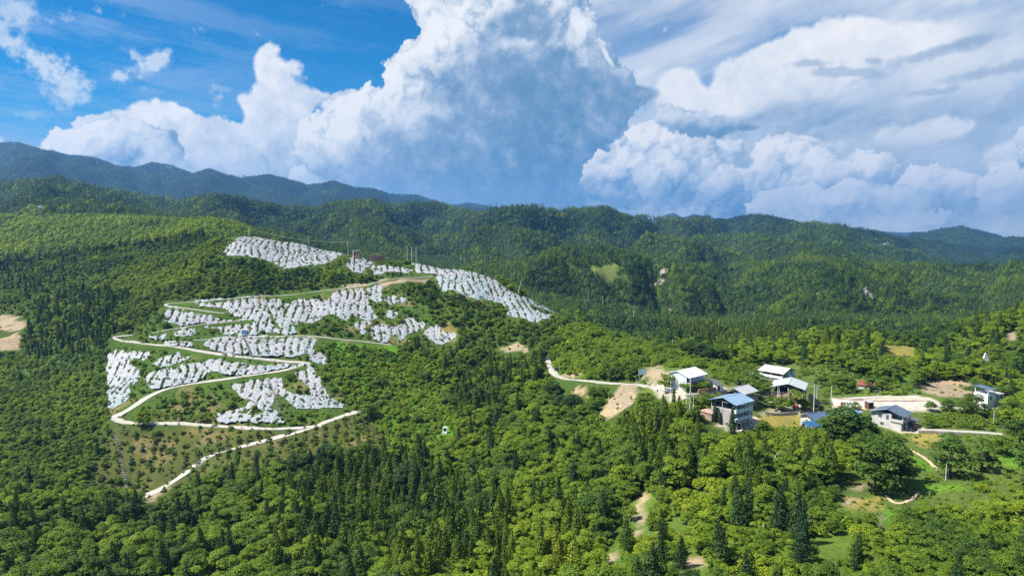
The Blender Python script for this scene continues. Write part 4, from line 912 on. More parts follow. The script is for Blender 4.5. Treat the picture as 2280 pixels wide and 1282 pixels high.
FT = [proto('far_tree', far_tree(500+k, 11.0, 2.3, 90, True), 'needle') for k in range(4)]+[proto('far_tree', far_tree(510+k, 8.0, 3.0, 110, False), 'leaf') for k in range(3)]
def tile_proto(seed, conif):
    rg = np.random.default_rng(seed); Vs, Fs, T = [], [], []; o = 0
    for k in range(46):
        c = rg.uniform() < conif; V, F, tv, _, _ = far_tree(seed*100+k, 12.5 if c else 9, 2.7 if c else 3.6, 34, c)
        s = rg.uniform(.75, 1.25); V = V*s+np.array([rg.uniform(-17, 17), rg.uniform(-17, 17), -1.0]); Vs.append(V); Fs.append(F+o); T.append(np.clip(tv*.5+rg.uniform(0, .5), 0, 1)); o += len(V)
    return np.concatenate(Vs), np.concatenate(Fs), np.concatenate(T), np.zeros((0, 3)), np.zeros((0, 4), int)
TI = [proto('far_grove', tile_proto(40+k, (.85, .6, .95, .3)[k]), 'needle') for k in range(4)]
def coll(name, protos):
    c = bpy.data.collections.new(name)
    for k, p in enumerate(protos):
        o = bpy.data.objects.new('%s_%02d' % (name, k), p.both); c.objects.link(o)
    return c
COL = {'BR': coll('broadleaf_models', BR), 'CY': coll('cypress_models', CY), 'SH': coll('shrub_models', SH), 'SA': coll('fruit_models', SA), 'FT': coll('far_models', FT), 'TI': coll('grove_models', TI)}
PRO = {'BR': BR, 'CY': CY, 'SH': SH, 'SA': SA, 'FT': FT, 'TI': TI}
def scatter(name, key, P, S, ROT, TINT, IDX, label):
    """one object of uncountable plants: models instanced on points"""
    me = bpy.data.meshes.new(name); me.vertices.add(len(P)); me.vertices.foreach_set('co', np.asarray(P, np.float32).ravel())
    for an, ty, val in (('scl', 'FLOAT_VECTOR', S), ('rot', 'FLOAT_VECTOR', ROT), ('tint', 'FLOAT', TINT), ('idx', 'INT', IDX)):
        a = me.attributes.new(an, ty, 'POINT'); a.data.foreach_set('vector' if ty == 'FLOAT_VECTOR' else 'value', np.asarray(val, np.int32 if ty == 'INT' else np.float32).ravel())
    o = link(name, me); tag(o, label, kind='stuff')
    g = bpy.data.node_groups.new(name+'_nodes', 'GeometryNodeTree')
    g.interface.new_socket('Geometry', in_out='INPUT', socket_type='NodeSocketGeometry'); g.interface.new_socket('Geometry', in_out='OUTPUT', socket_type='NodeSocketGeometry')
    N = g.nodes.new; gi = N('NodeGroupInput'); go = N('NodeGroupOutput'); ip = N('GeometryNodeInstanceOnPoints'); ci = N('GeometryNodeCollectionInfo')
    ci.inputs[0].default_value = COL[key]; ci.inputs['Separate Children'].default_value = True; ci.inputs['Reset Children'].default_value = True
    def na(nm, ty):
        n = N('GeometryNodeInputNamedAttribute'); n.data_type = ty; n.inputs[0].default_value = nm; return n.outputs[0]
    ip.inputs['Pick Instance'].default_value = True
    g.links.new(gi.outputs[0], ip.inputs['Points']); g.links.new(ci.outputs[0], ip.inputs['Instance']); g.links.new(na('idx', 'INT'), ip.inputs['Instance Index'])
    e2r = N('FunctionNodeEulerToRotation'); g.links.new(na('rot', 'FLOAT_VECTOR'), e2r.inputs[0]); g.links.new(e2r.outputs[0], ip.inputs['Rotation']); g.links.new(na('scl', 'FLOAT_VECTOR'), ip.inputs['Scale'])
    g.links.new(ip.outputs[0], go.inputs[0])
    md = o.modifiers.new('plants', 'NODES'); md.node_group = g
    return o

# ------------------------------------------------------------------ a record of what must stay in sight (lanes, film, houses, fields)
KW, KH = 760, 428
kx, ky = np.meshgrid((np.arange(KW)+.5)*3, (np.arange(KH)+.5)*3)
KEEP = in_any([s[0] for s in SHEETS]+SOIL+DRY+BRIGHT+YARD, kx, ky)
HOUSE_BOX = [(1490, 820, 1582, 866), (1522, 842, 1604, 874), (1612, 858, 1697, 908), (1566, 880, 1684, 958), (1688, 812, 1776, 858), (1714, 840, 1812, 890), (1786, 912, 1850, 958), (1950, 905, 2056, 954), (1903, 845, 1932, 870), (2194, 862, 2228, 893), (1850, 878, 2090, 914), (-10, 480, 30, 502), (783, 556, 806, 570), (818, 565, 858, 578), (984, 948, 998, 962), (2184, 788, 2202, 804), (1420, 815, 1442, 842), (1815, 1188, 1890, 1234), (538, 736, 554, 746), (86, 455, 96, 490), (1722, 1003, 1742, 1022), (1462, 850, 1500, 880), (1794, 868, 1832, 905)]
for x0, y0, x1, y1 in HOUSE_BOX: KEEP |= (kx > x0) & (kx < x1) & (ky > y0) & (ky < y1)
for key, (pts, w) in ROADS.items():
    if key in ('foot',): continue
    for (xa, ya), (xb, yb) in zip(pts[:-1], pts[1:]):
        n = max(2, int(math.hypot(xb-xa, yb-ya)/2))
        for s in np.linspace(0, 1, n):
            i, j = int((xa+(xb-xa)*s)/3), int((ya+(yb-ya)*s)/3)
            if 0 <= i < KW and 0 <= j < KH: KEEP[max(j-1, 0):j+2, max(i-1, 0):i+2] = True
def keep_at(px, py):
    i = np.clip((px/3).astype(int), 0, KW-1); j = np.clip((py/3).astype(int), 0, KH-1)
    return KEEP[j, i] & (px > 0) & (px < 2280) & (py > 0) & (py < 1282)
def blocks(x, y, z, h, r):
    """does a plant here stand in front of something that has to show?"""
    o = np.zeros(len(x), bool)
    for fz in (0.0, .3, .6, .85, 1.0):
        for fx in (-.6, 0, .6):
            o |= keep_at(*proj(x+fx*r*(1-.3*fz), y, z+h*fz))
    return o

# ------------------------------------------------------------------ planting the near and middle woods
def jitter(x0, x1, y0, y1, d, seed):
    rg = np.random.default_rng(seed); X, Y = np.meshgrid(np.arange(x0, x1, d), np.arange(y0, y1, d))
    return (X+rg.uniform(-.48, .48, X.shape)*d).ravel(), (Y+rg.uniform(-.48, .48, X.shape)*d).ravel()
PLANTS = {k: [] for k in ('BR', 'CY', 'SH', 'SA', 'FT')}
def add(kind, x, y, z, h, tint, wid=None):
    wid = h if wid is None else wid
    if len(x): PLANTS[kind].append(np.stack([x, y, z, h, wid, tint], 1))
def wood(y0, y1, d, seed, f=1.0):
    x, y = jitter(-y1*.86, y1*.86, y0, y1, d, seed); rg = np.random.default_rng(seed+1)
    k = np.abs(x/y) < .84+12/y; x, y = x[k], y[k]; z = height(x, y); px, py = proj(x, y, z)
    k = (py < 1282+900*14/y) & visible(x, y, z+9); x, y, z, px, py = (a[k] for a in (x, y, z, px, py))
    n = len(x); u = rg.uniform(0, 1, n); nA = fbm(x/38, y/38, 3, 2); nB = fbm(x/11, y/11, 3, 6); nC = fbm(x/70+3, y/70, 3, 4)
    inv = in_any(VILLAGE, px, py) & (y < 330); orc = (in_any(ORCH+ORCH_LOW, px, py)) | in_any(GARDEN, px, py) & (y < 300) & (y < 560); lush = in_any(LUSH, px, py) & (y < 420)
    bare = in_any(SOIL+YARD+DRY+BRIGHT+MAIZE, px, py) & (y < 900)
    pc = np.zeros(n)+.06; ct = np.zeros(n)+.3
    for pl, pr, tn in CYP:
        m = in_poly(pl, px, py) & ((y < 620) | (pl[0][0] == 1490)); pc[m] = pr*.72; ct[m] = tn+(.20 if tn < .7 else -.15)
    pc = np.where(y > 620, .30+.25*(nC > .2), pc); pc = np.where((px < 560) & (y > 440), pc*.55-.02, pc)
    # yellow green flush on the spur and right, darker inside the valley
    base = .47+.22*nA+.17*nB
    base = np.where((px > 1150) & (py > 900), base+.13, base); base = np.where((px > 1650) & (py < 900) & (y < 500), base+.12, base)
    base = np.where((px < 330) & (py > 720) & (py < 1150), base+.15, base); base = np.where((py > 1080) & (px < 1000), base-.01, base); base = np.where((px > 1850) & (py > 950), base-.06, base)
    base = np.where(y > 560, base-.10, base)
    sc0 = ((px < 270) & (py > 800) & (py < 1120)) | ((px > 280) & (px < 1240) & (py > 600) & (py < 740)); pc = np.where(sc0, .015, pc)
    free = ~(inv | orc | lush | bare)
    con = free & (u < pc); br = free & ~con & (rg.uniform(0, 1, n) < np.clip(.80-.35*(nA > .9)-.65*(nB > 1.15), .1, 1)); sh = free & ~con & ~br
    h = np.where(con, rg.uniform(5.0, 12.5, n), 3.4+5.2*rg.uniform(0, 1, n)**1.6)
    # left flank and the hill's bush belts are lower scrub
    scrub = ((px < 270) & (py > 700) & (py < 1120)) | ((px > 280) & (px < 1240) & (py > 600) & (py < 800)) | (y > 440) & (y < 640) & (px < 560)
    h = np.where(scrub & ~con, rg.uniform(2.4, 5.0, n), h); h = np.where(scrub & con, h*.75, h); h = np.where((px < 290) & (py > 760) & (py < 1110), h*.8, h)
    bush = in_any(BUSHY, px, py); h = np.where(bush & ~con, rg.uniform(1.9, 4.6, n), h); base = np.where(bush, base+.17, base); gone = bush & (fbm(x/7, y/7, 2, 5) > .75); br &= ~gone; con &= ~(gone | (bush & (u > .2)))
    leafy = (px < 560) & (y > 440); base = np.where(leafy, base+.16, base)
    h = np.where((px > 1850) & (py > 1060) & ~con, np.minimum(h, 5.2), h)
    bl = blocks(x, y, z, h, h*.33) & (y < 620)
    ok = ~bl
    add('CY', *(a[con & ok] for a in (x, y, z, h, np.clip(ct+.13*nB+.07*rg.standard_normal(n), 0, 1))), h[con & ok]*rg.uniform(.85, 1.2, (con & ok).sum()))
    add('BR', *(a[br & ok] for a in (x, y, z, h, np.clip(base+.09*rg.standard_normal(n), .02, .88))), h[br & ok]*rg.uniform(.90, 1.25, (br & ok).sum()))
    hs = rg.uniform(1.6, 3.4, n)
    s2 = (sh & ok) | (free & bl & (rg.uniform(0, 1, n) < .8) & ~blocks(x, y, z, hs*.8, hs*.5)); hs = np.where(bl, hs*.7, hs)
    add('SH', *(a[s2] for a in (x, y, z, hs, np.clip(base+.12+.12*rg.standard_normal(n), .02, 1))))
wood(88, 310, 2.7, 11); wood(310, 470, 3.0, 13); wood(470, 660, 3.7, 15)
def low_cover(polys, y0, y1, d, seed, kind, hr, tr, keep=.9, wob=6, nobl=True):
    x, y = jitter(-420, 420, y0, y1, d, seed); rg = np.random.default_rng(seed+1); z = height(x, y); px, py = proj(x, y, z)
    k = in_any(polys, px+wob*fbm(x/12, y/12, 2, 1), py) & (rg.uniform(0, 1, len(x)) < keep) & visible(x, y, z+2); x, y, z, px, py = (a[k] for a in (x, y, z, px, py))
    n = len(x); h = rg.uniform(*hr, n); nB = fbm(x/9, y/9, 3, 5)
    if nobl: m = ~blocks(x, y, z, h, h*.5); x, y, z, h, nB = x[m], y[m], z[m], h[m], nB[m]; n = len(x)
    add(kind, x, y, z, h, np.clip(tr[0]+(tr[1]-tr[0])*(.5+.3*nB+.2*rg.standard_normal(n)), 0, 1))
low_cover(LUSH, 230, 430, 1.9, 21, 'SH', (1.1, 2.5), (.50, .92), .86)
low_cover(LUSH, 230, 430, 9.0, 22, 'SH', (3.0, 4.6), (.25, .55), .8)
low_cover(VILLAGE, 180, 330, 2.6, 23, 'SH', (.9, 2.2), (.30, .75), .8)
low_cover(GARDEN, 130, 260, 4.2, 29, 'SH', (.7, 2.4), (.35, .8), .55)
low_cover(GARDEN, 130, 260, 1.6, 30, 'SH', (.25, .8), (.5, .95), .5, 6, False)
low_cover(ORCH, 250, 520, 2.3, 24, 'SH', (.5, 1.9), (.40, .9), .72)
low_cover(ORCH, 250, 520, 5.0, 27, 'SH', (1.8, 3.4), (.25, .65), .6)
low_cover(ORCH_LOW, 230, 330, 2.2, 25, 'SH', (.3, 1.2), (.40, .85), .55)
low_cover(ORCH_LOW, 230, 330, 9, 28, 'SH', (1.5, 3.0), (.30, .7), .6)
low_cover(DRY+SOIL, 150, 420, 5.0, 26, 'SH', (.5, 1.2), (.5, .9), .45, 3, False)
# orchard saplings in rows down the slope, also poking up between the film
x, y = jitter(-220, 60, 225, 520, .8, 31); r = row_coord(x, y)/4.2+.35*fbm(x/20, y/20, 2, 3); s = (y*.98-x*.2)/2.6
rg = np.random.default_rng(32); z = height(x, y); px, py = proj(x, y, z)
ph = r-np.floor(r); film = in_any(FILM_POLYS, px, py); low = in_any(ORCH_LOW, px, py)
k = ((film & (((ph < .10) | (ph > .90)) & (rg.uniform(0, 1, len(x)) < .36) | (rg.uniform(0, 1, len(x)) < .03))) | (low & ((ph < .2) | (ph > .8)) & (rg.uniform(0, 1, len(x)) < .22))) & visible(x, y, z+2)
x, y, z = x[k], y[k], z[k]; h = rg.uniform(.9, 1.9, len(x))*np.where(low[k], 1.45, 1); add('SA', x, y, z, h, np.clip(.24+.12*rg.standard_normal(len(x)), 0, 1), h*1.1)
def corn(polys, seed):
    low_cover(polys, 170, 260, 1.15, seed, 'SA', (1.6, 2.3), (.5, .8), .85, 1, False)
corn(MAIZE, 41)
# trees that can be told apart, set one by one: (bearing, row of the foot, height, kind, tint, width factor)
SET = [(1480,866,6.2,'BR',.62,.95),(1590,938,8.0,'CY',.30,.8),(1604,944,5.4,'CY',.34,.95),(1629,964,10.0,'CY',.30,.72),(1768,912,8.6,'BR',.50,1.15),(1742,915,6.0,'BR',.52,1.1),(1722,908,4.5,'BR',.45,1.2),(1790,912,5.0,'BR',.42,1.2),
 (1668,884,9.0,'BR',.40,1.0),(1684,872,8.0,'BR',.36,1.0),(1655,860,6.5,'BR',.42,1.1),(1700,880,6.0,'BR',.40,1.1),(1880,1000,14.0,'BR',.16,.95),(1856,985,9.5,'BR',.18,1.0),(1905,985,10.0,'BR',.20,1.0),(1944,1092,13.5,'BR',.24,.85),(1975,1088,12.0,'BR',.24,.85),(2004,1080,11.5,'BR',.20,.9),(1985,1050,11.0,'BR',.24,1.0),
 (2115,1062,11.0,'BR',.26,.95),(2185,1050,10.5,'BR',.30,1.0),(2276,1080,12.0,'BR',.22,.95),(2072,915,4.2,'BR',.40,.9),(2110,916,5.0,'BR',.36,1.0),(2144,925,6.0,'BR',.30,.85),(2066,952,3.6,'BR',.34,1.0),(2160,915,7,'BR',.24,1.0),(2190,930,6,'BR',.26,1.0),
 (1868,872,8.0,'BR',.34,1.0),(1888,872,7.0,'BR',.36,1.0),(1940,872,6.5,'BR',.34,1.1),(1965,872,5.5,'BR',.42,1.1),(2192,895,8,'BR',.20,1.0),(2172,880,7,'BR',.24,1.0),(2235,905,9,'BR',.30,1.0),(1820,905,3.0,'BR',.40,1.1),(1880,912,3.2,'BR',.42,1.3),(1905,912,3.0,'BR',.42,1.3),
 (1525,866,3.6,'BR',.60,1.1),(1500,905,7.0,'CY',.45,1.1),(1480,912,6.0,'CY',.6,1.2),(1545,905,5,'BR',.42,1.1),(1600,905,4,'BR',.42,1.2),(1575,900,4.5,'BR',.40,1.2),(1640,905,3.5,'BR',.45,1.2),(1505,935,9,'CY',.8,1.3),(1700,962,4.5,'BR',.40,1.0),(1690,985,6,'CY',.5,1.3),
 (2270,1000,10,'BR',.24,1.0),(2250,940,9,'BR',.28,1.0),(2225,1010,6,'BR',.5,1.1),(1840,1000,8,'CY',.45,1.3),(1815,1010,7,'CY',.45,1.4)]
for px_, py_, h_, kd, tn, wf in SET:
    q = hit1(px_, py_); add(kd, *(np.array([v]) for v in (q[0], q[1], q[2], h_, tn)), np.array([h_*wf*(1.25 if kd == 'BR' else 1)]))
# ---- beyond 650 m: smaller models, then groves
def far_wood(y0, y1, d, seed):
    x, y = jitter(-y1*.84, y1*.84, y0, y1, d, seed); rg = np.random.default_rng(seed+1)
    k = np.abs(x/y) < .82; x, y = x[k], y[k]; z = height(x, y); k = visible(x, y, z+9, .0015); x, y, z = x[k], y[k], z[k]; n = len(x)
    nA = fbm(x/120, y/120, 4, 2); nB = fbm(x/45, y/45, 3, 6); px, py = proj(x, y, z)
    clear = (fbm(x/90+4, y/60, 3, 5) > 2.3) | (in_any(SOIL, px, py)); k = ~clear
    con = (rg.uniform(0, 1, n) < np.clip(.70+.30*nA-.55*((px < 560) & (y < 900)), .06, .95)); h = rg.uniform(7, 14, n)*np.where(con, 1, .8)
    tint = np.where(con, np.clip(.35+.24*nA+.11*nB+.09*rg.standard_normal(n), 0, 1), np.clip(.38+.26*((px < 560) & (y < 900))+.20*nA+.15*nB+.13*rg.standard_normal(n), 0, .95))
    idx = np.where(con, rg.integers(0, 4, n), 4+rg.integers(0, 3, n))
    return [a[k] for a in (x, y, z, h, tint, idx)]
fw = [far_wood(650, 1000, 4.3, 51), far_wood(1000, 1500, 5.6, 53), far_wood(1500, 2300, 8.0, 55)]
fx, fy, fz, fh, ftn, fid = (np.concatenate([a[k] for a in fw]) for k in range(6))
rg = np.random.default_rng(60); s = np.where(fid < 4, fh/11, fh/8)
scatter('mid_hill_woods', 'FT', np.stack([fx, fy, fz-.4], 1), np.stack([s*1.1, s*1.1, s], 1)*np.where(fy > 1500, 1.35, 1.0)[:, None], np.stack([fx*0, fx*0, rg.uniform(0, 6.28, len(fx))], 1), ftn, fid, 'dense pine and leafy woods covering the hills behind the orchard')
def groves(y0, y1, d, seed, sc, name, lab):
    x, y = jitter(-y1*.82, y1*.82, y0, y1, d, seed); rg = np.random.default_rng(seed+1)
    k = np.abs(x/y) < .82; x, y = x[k], y[k]; z = height(x, y); k = visible(x, y, z+12, .001); x, y, z = x[k], y[k], z[k]; n = len(x); e = 14.0
    sx_ = (height(x+e, y)-height(x-e, y))/(2*e); sy_ = (height(x, y+e)-height(x, y-e))/(2*e)
    tint = np.clip((.18 if sc < 1.2 else .02)+.13*fbm(x/300, y/300, 3, 3)+.06*rg.standard_normal(n), 0, 1)
    scatter(name, 'TI', np.stack([x, y, z], 1), np.full((n, 3), sc)*np.array([1, 1, .9]), np.stack([np.arctan(sy_), -np.arctan(sx_), rg.choice([0, .0], n)], 1), tint, rg.integers(0, 4, n), lab)
    return n
ng = groves(2300, 4200, 27, 71, 1.0, 'ridge_woods', 'dark woods on the ridges behind the middle hills')
ng += groves(4200, 9800, 44, 73, 1.5, 'mountain_woods', 'blue green woods on the far mountains')

# ------------------------------------------------------------------ the 300 largest of each kind stand alone, the rest is one object per kind
def region(px, py, y):
    if y > 470: return 'on the wooded slopes behind the orchard hill'
    if px > 1850 and py > 890: return 'among the terraced plots at the right edge'
    if px > 1650 and py < 890: return 'on the bushy hill behind the village'
    if px > 1400 and py > 950: return 'in the sunny wood below the blue roofed house'
    if 1425 < px <= 1850 and py > 790: return 'between the village houses'
    if px > 1080 and py > 900: return 'on the wooded spur left of the village'
    if py > 1040 and px > 560: return 'in the valley bottom wood below the orchard'
    if py > 1040: return 'in the lower left wood under the concrete lane'
    if px < 300 and py > 680: return 'on the scrubby left flank beside the film sheets'
    if px < 560 and py < 700: return 'on the slope above the left end of the orchard'
    if px > 720 and py > 740: return 'in the green hollow right of the orchard'
    return 'on the orchard hill among lanes and film'
def tone(t, kind):
    return ('dark green', 'mid green', 'bright green', 'yellow green')[int(np.digitize(t, (.28, .46, .66)))]
NAMES = {'BR': ('broadleaf_tree', 'round leafy tree', 'tree', 9.0, 3.3), 'CY': ('cypress_tree', 'slender pointed cypress', 'cypress', 11.0, 1.6), 'SH': ('shrub', 'low leafy bush', 'bush', 2.6, 1.9), 'SA': ('fruit_tree', 'small orchard fruit tree', 'fruit tree', 2.3, 1.0)}
STUFF = {'BR': ('broadleaf_woods', 'leafy woods covering the valley sides'), 'CY': ('cypress_woods', 'dense stands of slender cypress'), 'SH': ('undergrowth', 'low green bushes covering the slopes'), 'SA': ('orchard_rows', 'rows of small fruit trees and maize')}
for key, (nm, words, cat, h0, r0) in NAMES.items():
    A = np.concatenate(PLANTS[key]); rg = np.random.default_rng(80+len(key)); n = len(A)
    x, y, z, h, wd, tn = A.T; px, py = proj(x, y, z); ptx, pty = proj(x, y, z+h*.8)
    idx = rg.integers(0, len(PRO[key]), n); rot = rg.uniform(0, 6.28, n)
    sz = h/h0; sw = wd/h0
    size = h*wd/y**2*(pty < 1262)*(ptx > 10)*(ptx < 2270)*visible(x, y, z+h*.45, .001)
    # crowns hidden by a nearer crown count for little
    order = np.argsort(y); seen = np.zeros((322, 572), bool); vis = np.zeros(n)
    for q in order:
        i0, i1 = int(np.clip((px[q]-FPX*wd[q]*.3/y[q])/4, 0, 570)), int(np.clip((px[q]+FPX*wd[q]*.3/y[q])/4+1, 1, 571)); j0, j1 = int(np.clip((py[q]-FPX*h[q]/y[q])/4, 0, 320)), int(np.clip(py[q]/4+1, 1, 321))
        w = seen[j0:j1, i0:i1]; vis[q] = 1-w.mean() if w.size else 0; seen[j0:j1, i0:i1] = True
    size = size*(vis**1.5+.02)
    best = np.argsort(-size)[:300]; solo = np.zeros(n, bool); solo[best] = True
    for q in best:
        p = PRO[key][idx[q]]; lab = '%s %s %s' % (tone(tn[q], key), words, region(px[q], py[q], y[q]))
        e = empty(nm, (x[q], y[q], z[q]-.15), rot[q], lab, cat, 'like plants: '+lab); e.scale = (sw[q], sw[q], sz[q]); e.rotation_euler = (rg.normal(0, .05), rg.normal(0, .05), rot[q])
        for cn, me in (('crown', p.crown), ('trunk', p.trunk)):
            o = bpy.data.objects.new(cn, me); o.parent = e; o['tint'] = float(tn[q]); C.objects.link(o)
    s = ~solo
    scatter(STUFF[key][0], key, np.stack([x, y, z-.15], 1)[s], np.stack([sw, sw, sz], 1)[s], np.stack([.07*rg.standard_normal(n), .07*rg.standard_normal(n), rot], 1)[s], tn[s], idx[s], STUFF[key][1])
    print(key, n)
print('far', len(fx), 'groves', ng)

# ================================================================== houses
class House:
    """local frame: x along the long front (y = 0), the gable wall is x = 0"""
    def __init__(s, name, label, px, py, theta, L, W, cat='house', lift=0.1, depth=None, group=None):
        q = at_depth(px, py, depth) if depth else hit1(px, py)
        s.e = empty(name, (q[0], q[1], q[2]+lift), R(theta), label, cat, group); s.L, s.W = L, W
    def part(s, name, mb, m, label=None, parent=None): return mb.build(name, M[m], parent or s.e, label)
    def walls(s, H, m='plaster', x0=0, x1=None, y0=0, y1=None, z0=-3.0, name='wall', label=None):
        x1 = s.L if x1 is None else x1; y1 = s.W if y1 is None else y1
        return s.part(name, MB().box(((x0+x1)/2, (y0+y1)/2, (H+z0)/2), (x1-x0, y1-y0, H-z0)), m, label)
    def gable_fill(s, H, rise, m, x, th=.16, y0=0, y1=None):
        y1 = s.W if y1 is None else y1
        v = [(x, y0, H), (x, y1, H), (x, (y0+y1)/2, H+rise)]; w = [(x+th, *p[1:]) for p in v]
        return s.part('gable', MB().add(v+w, [(0, 2, 1), (3, 4, 5), (0, 1, 4, 3), (1, 2, 5, 4), (2, 0, 3, 5)]), m)
    def gable_roof(s, H, rise, m, o=.6, of=.8, ob=.6, y0=0, y1=None, x0=None, x1=None, th=.10, z=.06, split=None):
        y1 = s.W if y1 is None else y1; x0 = -o if x0 is None else x0; x1 = s.L+o if x1 is None else x1
        ym = (y0+y1)/2 if split is None else split; k1 = rise/(ym-y0); k2 = rise/(y1-ym); H += z
        n = max(2, int(round((x1-x0)/1.05)))
        root = None
        for a, b, e0, e1 in ((y0-of, ym, H-k1*of, H+rise), (y1+ob, ym, H-k2*ob, H+rise)):
            for i in range(n):
                xa = x0+(x1-x0)*i/n+.012; xb = x0+(x1-x0)*(i+1)/n-.012; lift = .018*(i % 2)
                quad = [(xa, a, e0+lift), (xb, a, e0+lift), (xb, b, e1+lift), (xa, b, e1+lift)]
                if a > b: quad = quad[::-1]
                mb = MB().sheet(quad, th)
                if root is None: root = s.part('roof', MB().box(((x0+x1)/2, ym, H+rise+.03), (x1-x0, .34, .07)), m)
                s.part('roof_sheet', mb, m, None, root)
        return root
    def shed_roof(s, quad, m, name='roof'):
        root = s.part(name, MB().sheet(quad, .09), m); return root
    def window(s, face, a, z, w, h, pane='glass'):
        f, p = MB(), MB(); t = .07
        def bx(mb, u, zz, du, dz, d0, d1):
            if face == 'front': mb.box((u, -(d0+d1)/2, zz), (du, d1-d0, dz))
            elif face == 'left': mb.box((-(d0+d1)/2, u, zz), (d1-d0, du, dz))
            elif face == 'right': mb.box((s.L+(d0+d1)/2, u, zz), (d1-d0, du, dz))
            else: mb.box((u, s.W+(d0+d1)/2, zz), (du, d1-d0, dz))
        for sgn in (-1, 1): bx(f, a+sgn*(w/2-t/2), z, t, h, -.02, .07); bx(f, a, z+sgn*(h/2-t/2), w-2*t, t, -.02, .068)
        bx(f, a, z, .05, h-2*t, -.02, .06)
        fr = s.part('window', f, 'frame'); bx(p, a, z, w-2*t-.004, h-2*t-.004, -.02, .03); s.part('pane', p, pane, None, fr)
    def door(s, face, a, z0, w, h, m='door'):
        mb = MB(); c = {'front': ((a, -.03, z0+h/2), (w, .10, h)), 'left': ((-.03, a, z0+h/2), (.10, w, h)), 'right': ((s.L+.03, a, z0+h/2), (.10, w, h))}[face]
        d = s.part('door', mb.box(*c), m)
        k = {'front': (a+w*.35, -.11, z0+h*.48), 'left': (-.11, a+w*.35, z0+h*.48), 'right': (s.L+.11, a+w*.35, z0+h*.48)}[face]
        s.part('handle', MB().box(k, (.08, .08, .08)), 'steel', None, d)
    def posts(s, pts, z0, z1, r=.11, m='pole'):
        for x, y in pts: s.part('post', MB().box((x, y, (z0+z1)/2), (2*r, 2*r, z1-z0)), m)
    def truss(s, x, H, rise, y0=0, y1=None, m='steel', of=.7):
        y1 = s.W if y1 is None else y1; ym = (y0+y1)/2; mb = MB(); r = .06; zt = H-.06
        mb.bar((x, y0, zt), (x, y1, zt), r); mb.bar((x, y0-of*.8, zt-rise/(ym-y0)*of*.8), (x, ym, zt+rise), r); mb.bar((x, y1+of*.8, zt-rise/(ym-y0)*of*.8), (x, ym, zt+rise), r)
        for f in (.3, .6): 
            for sg, ye in ((1, y0), (-1, y1)):
                yy = ye+(ym-ye)*f; mb.bar((x, yy, zt), (x, yy, zt+rise*f), r*.7)
                mb.bar((x, yy, zt+rise*f), (x, ye+(ym-ye)*min(f+.3, 1), zt), r*.6)
        s.part('truss', mb, m)
    def rail(s, a, b, z, m='steel', h=1.0):
        mb = MB(); a = Vector((*a, z)); b = Vector((*b, z)); mb.bar(a+Vector((0, 0, h)), b+Vector((0, 0, h)), .04); mb.bar(a+Vector((0, 0, h*.5)), b+Vector((0, 0, h*.5)), .025)
        n = max(2, int((b-a).length/1.1))
        for i in range(n+1): p = a.lerp(b, i/n); mb.bar(p, p+Vector((0, 0, h)), .03, n=4)
        s.part('railing', mb, m)

# 1 white house with the bright white roof
h = House('white_house', 'white house with bright white sheet roof beside the grape trellis', 1528, 869, 40, 10.8, 8.0)
h.walls(2.7, 'white'); h.walls(5.2, 'skyshade_white', z0=2.7+.002, name='upper_wall', x0=0.02, x1=10.78, y0=.02, y1=7.98)
h.gable_fill(5.2, 1.3, 'skyshade_white', 0.02); h.gable_fill(5.2, 1.3, 'skyshade_white', 10.62); h.gable_roof(5.2, 1.3, 'roof_white', .45, 1.5, .5)
for a in (3.0, 7.2): h.window('front', a, 3.95, 1.6, 1.3)
h.window('front', 4.5, 1.3, 1.4, 1.2); h.door('front', .8, 2.75, .9, 2.0, 'dark'); h.door('front', 7.5, 0, 1.2, 2.1)
h.part('balcony', MB().box((5.4, -.75, 2.62), (10.8, 1.5, .16)), 'cement'); h.rail((0, -1.45), (10.8, -1.45), 2.7); h.posts([(10.6, -1.4), (5.4, -1.4)], -1.5, 4.8, .09)
h.part('belt_course', MB().box((-.02, 4.0, 2.72), (.06, 8.0, .10)), 'steel')
# 2 shed at the end of the trellis
h = House('white_shed', 'small white shed with dark lean-to roof at the right end of the grape trellis', 1596, 872, 30, 3.0, 4.6, 'shed')
h.walls(2.5, 'white'); h.shed_roof([(-.4, -.5, 2.45), (3.4, -.5, 2.45), (3.4, 5.1, 3.7), (-.4, 5.1, 3.7)], 'darksteel'); h.door('front', 1.0, 0, .9, 2.0, 'dark')
h.gable_fill(2.5, .9, 'white', .02, y0=1.5, y1=4.6)
# 3 three storey house
h = House('three_storey_house', 'three storey white house with light blue gable roof and open attic', 1632, 957, 38, 9.4, 8.8)
h.walls(6.3, 'cement'); 
for z, hh in ((2.75, 1.0), (5.55, 1.05)): h.part('parapet', MB().box((4.1, -.55, z+hh/2), (8.2, .9, hh)), 'skyshade_white')
h.part('pier', MB().box((8.95, -.45, 2.9), (1.5, 1.1, 11.8)), 'skyshade_white')
h.posts([(.15, -.85), (2.8, -.85), (5.5, -.85)], 6.6, 8.7, .08, 'steel'); h.posts([(.12, .12), (.12, 4.4), (.12, 8.68), (9.28, 8.68)], 6.3, 8.7, .09, 'steel')
h.truss(.1, 8.7, 1.5, -.9, 8.8); h.truss(5.0, 8.7, 1.5, -.9, 8.8)
h.part('attic_back', MB().box((4.7, 8.6, 7.45), (9.2, .12, 2.28)), 'dark'); h.part('attic_shade_panel', MB().box((4.9, 3.2, 7.3), (7.4, .1, 1.98)), 'dark')  # near-black sheets paint the shade inside the open attic
h.gable_roof(8.7, 1.5, 'roof_blue', .7, .5, .7, y0=-.9)
for a in (1.2, 3.0, 4.8, 6.6): h.window('front', a, 4.45, 1.3, 1.5)
for a in (1.6, 5.0): h.window('front', a, 1.4, 1.2, 1.3)
h.door('front', 3.4, 0, 1.0, 2.1, 'dark')
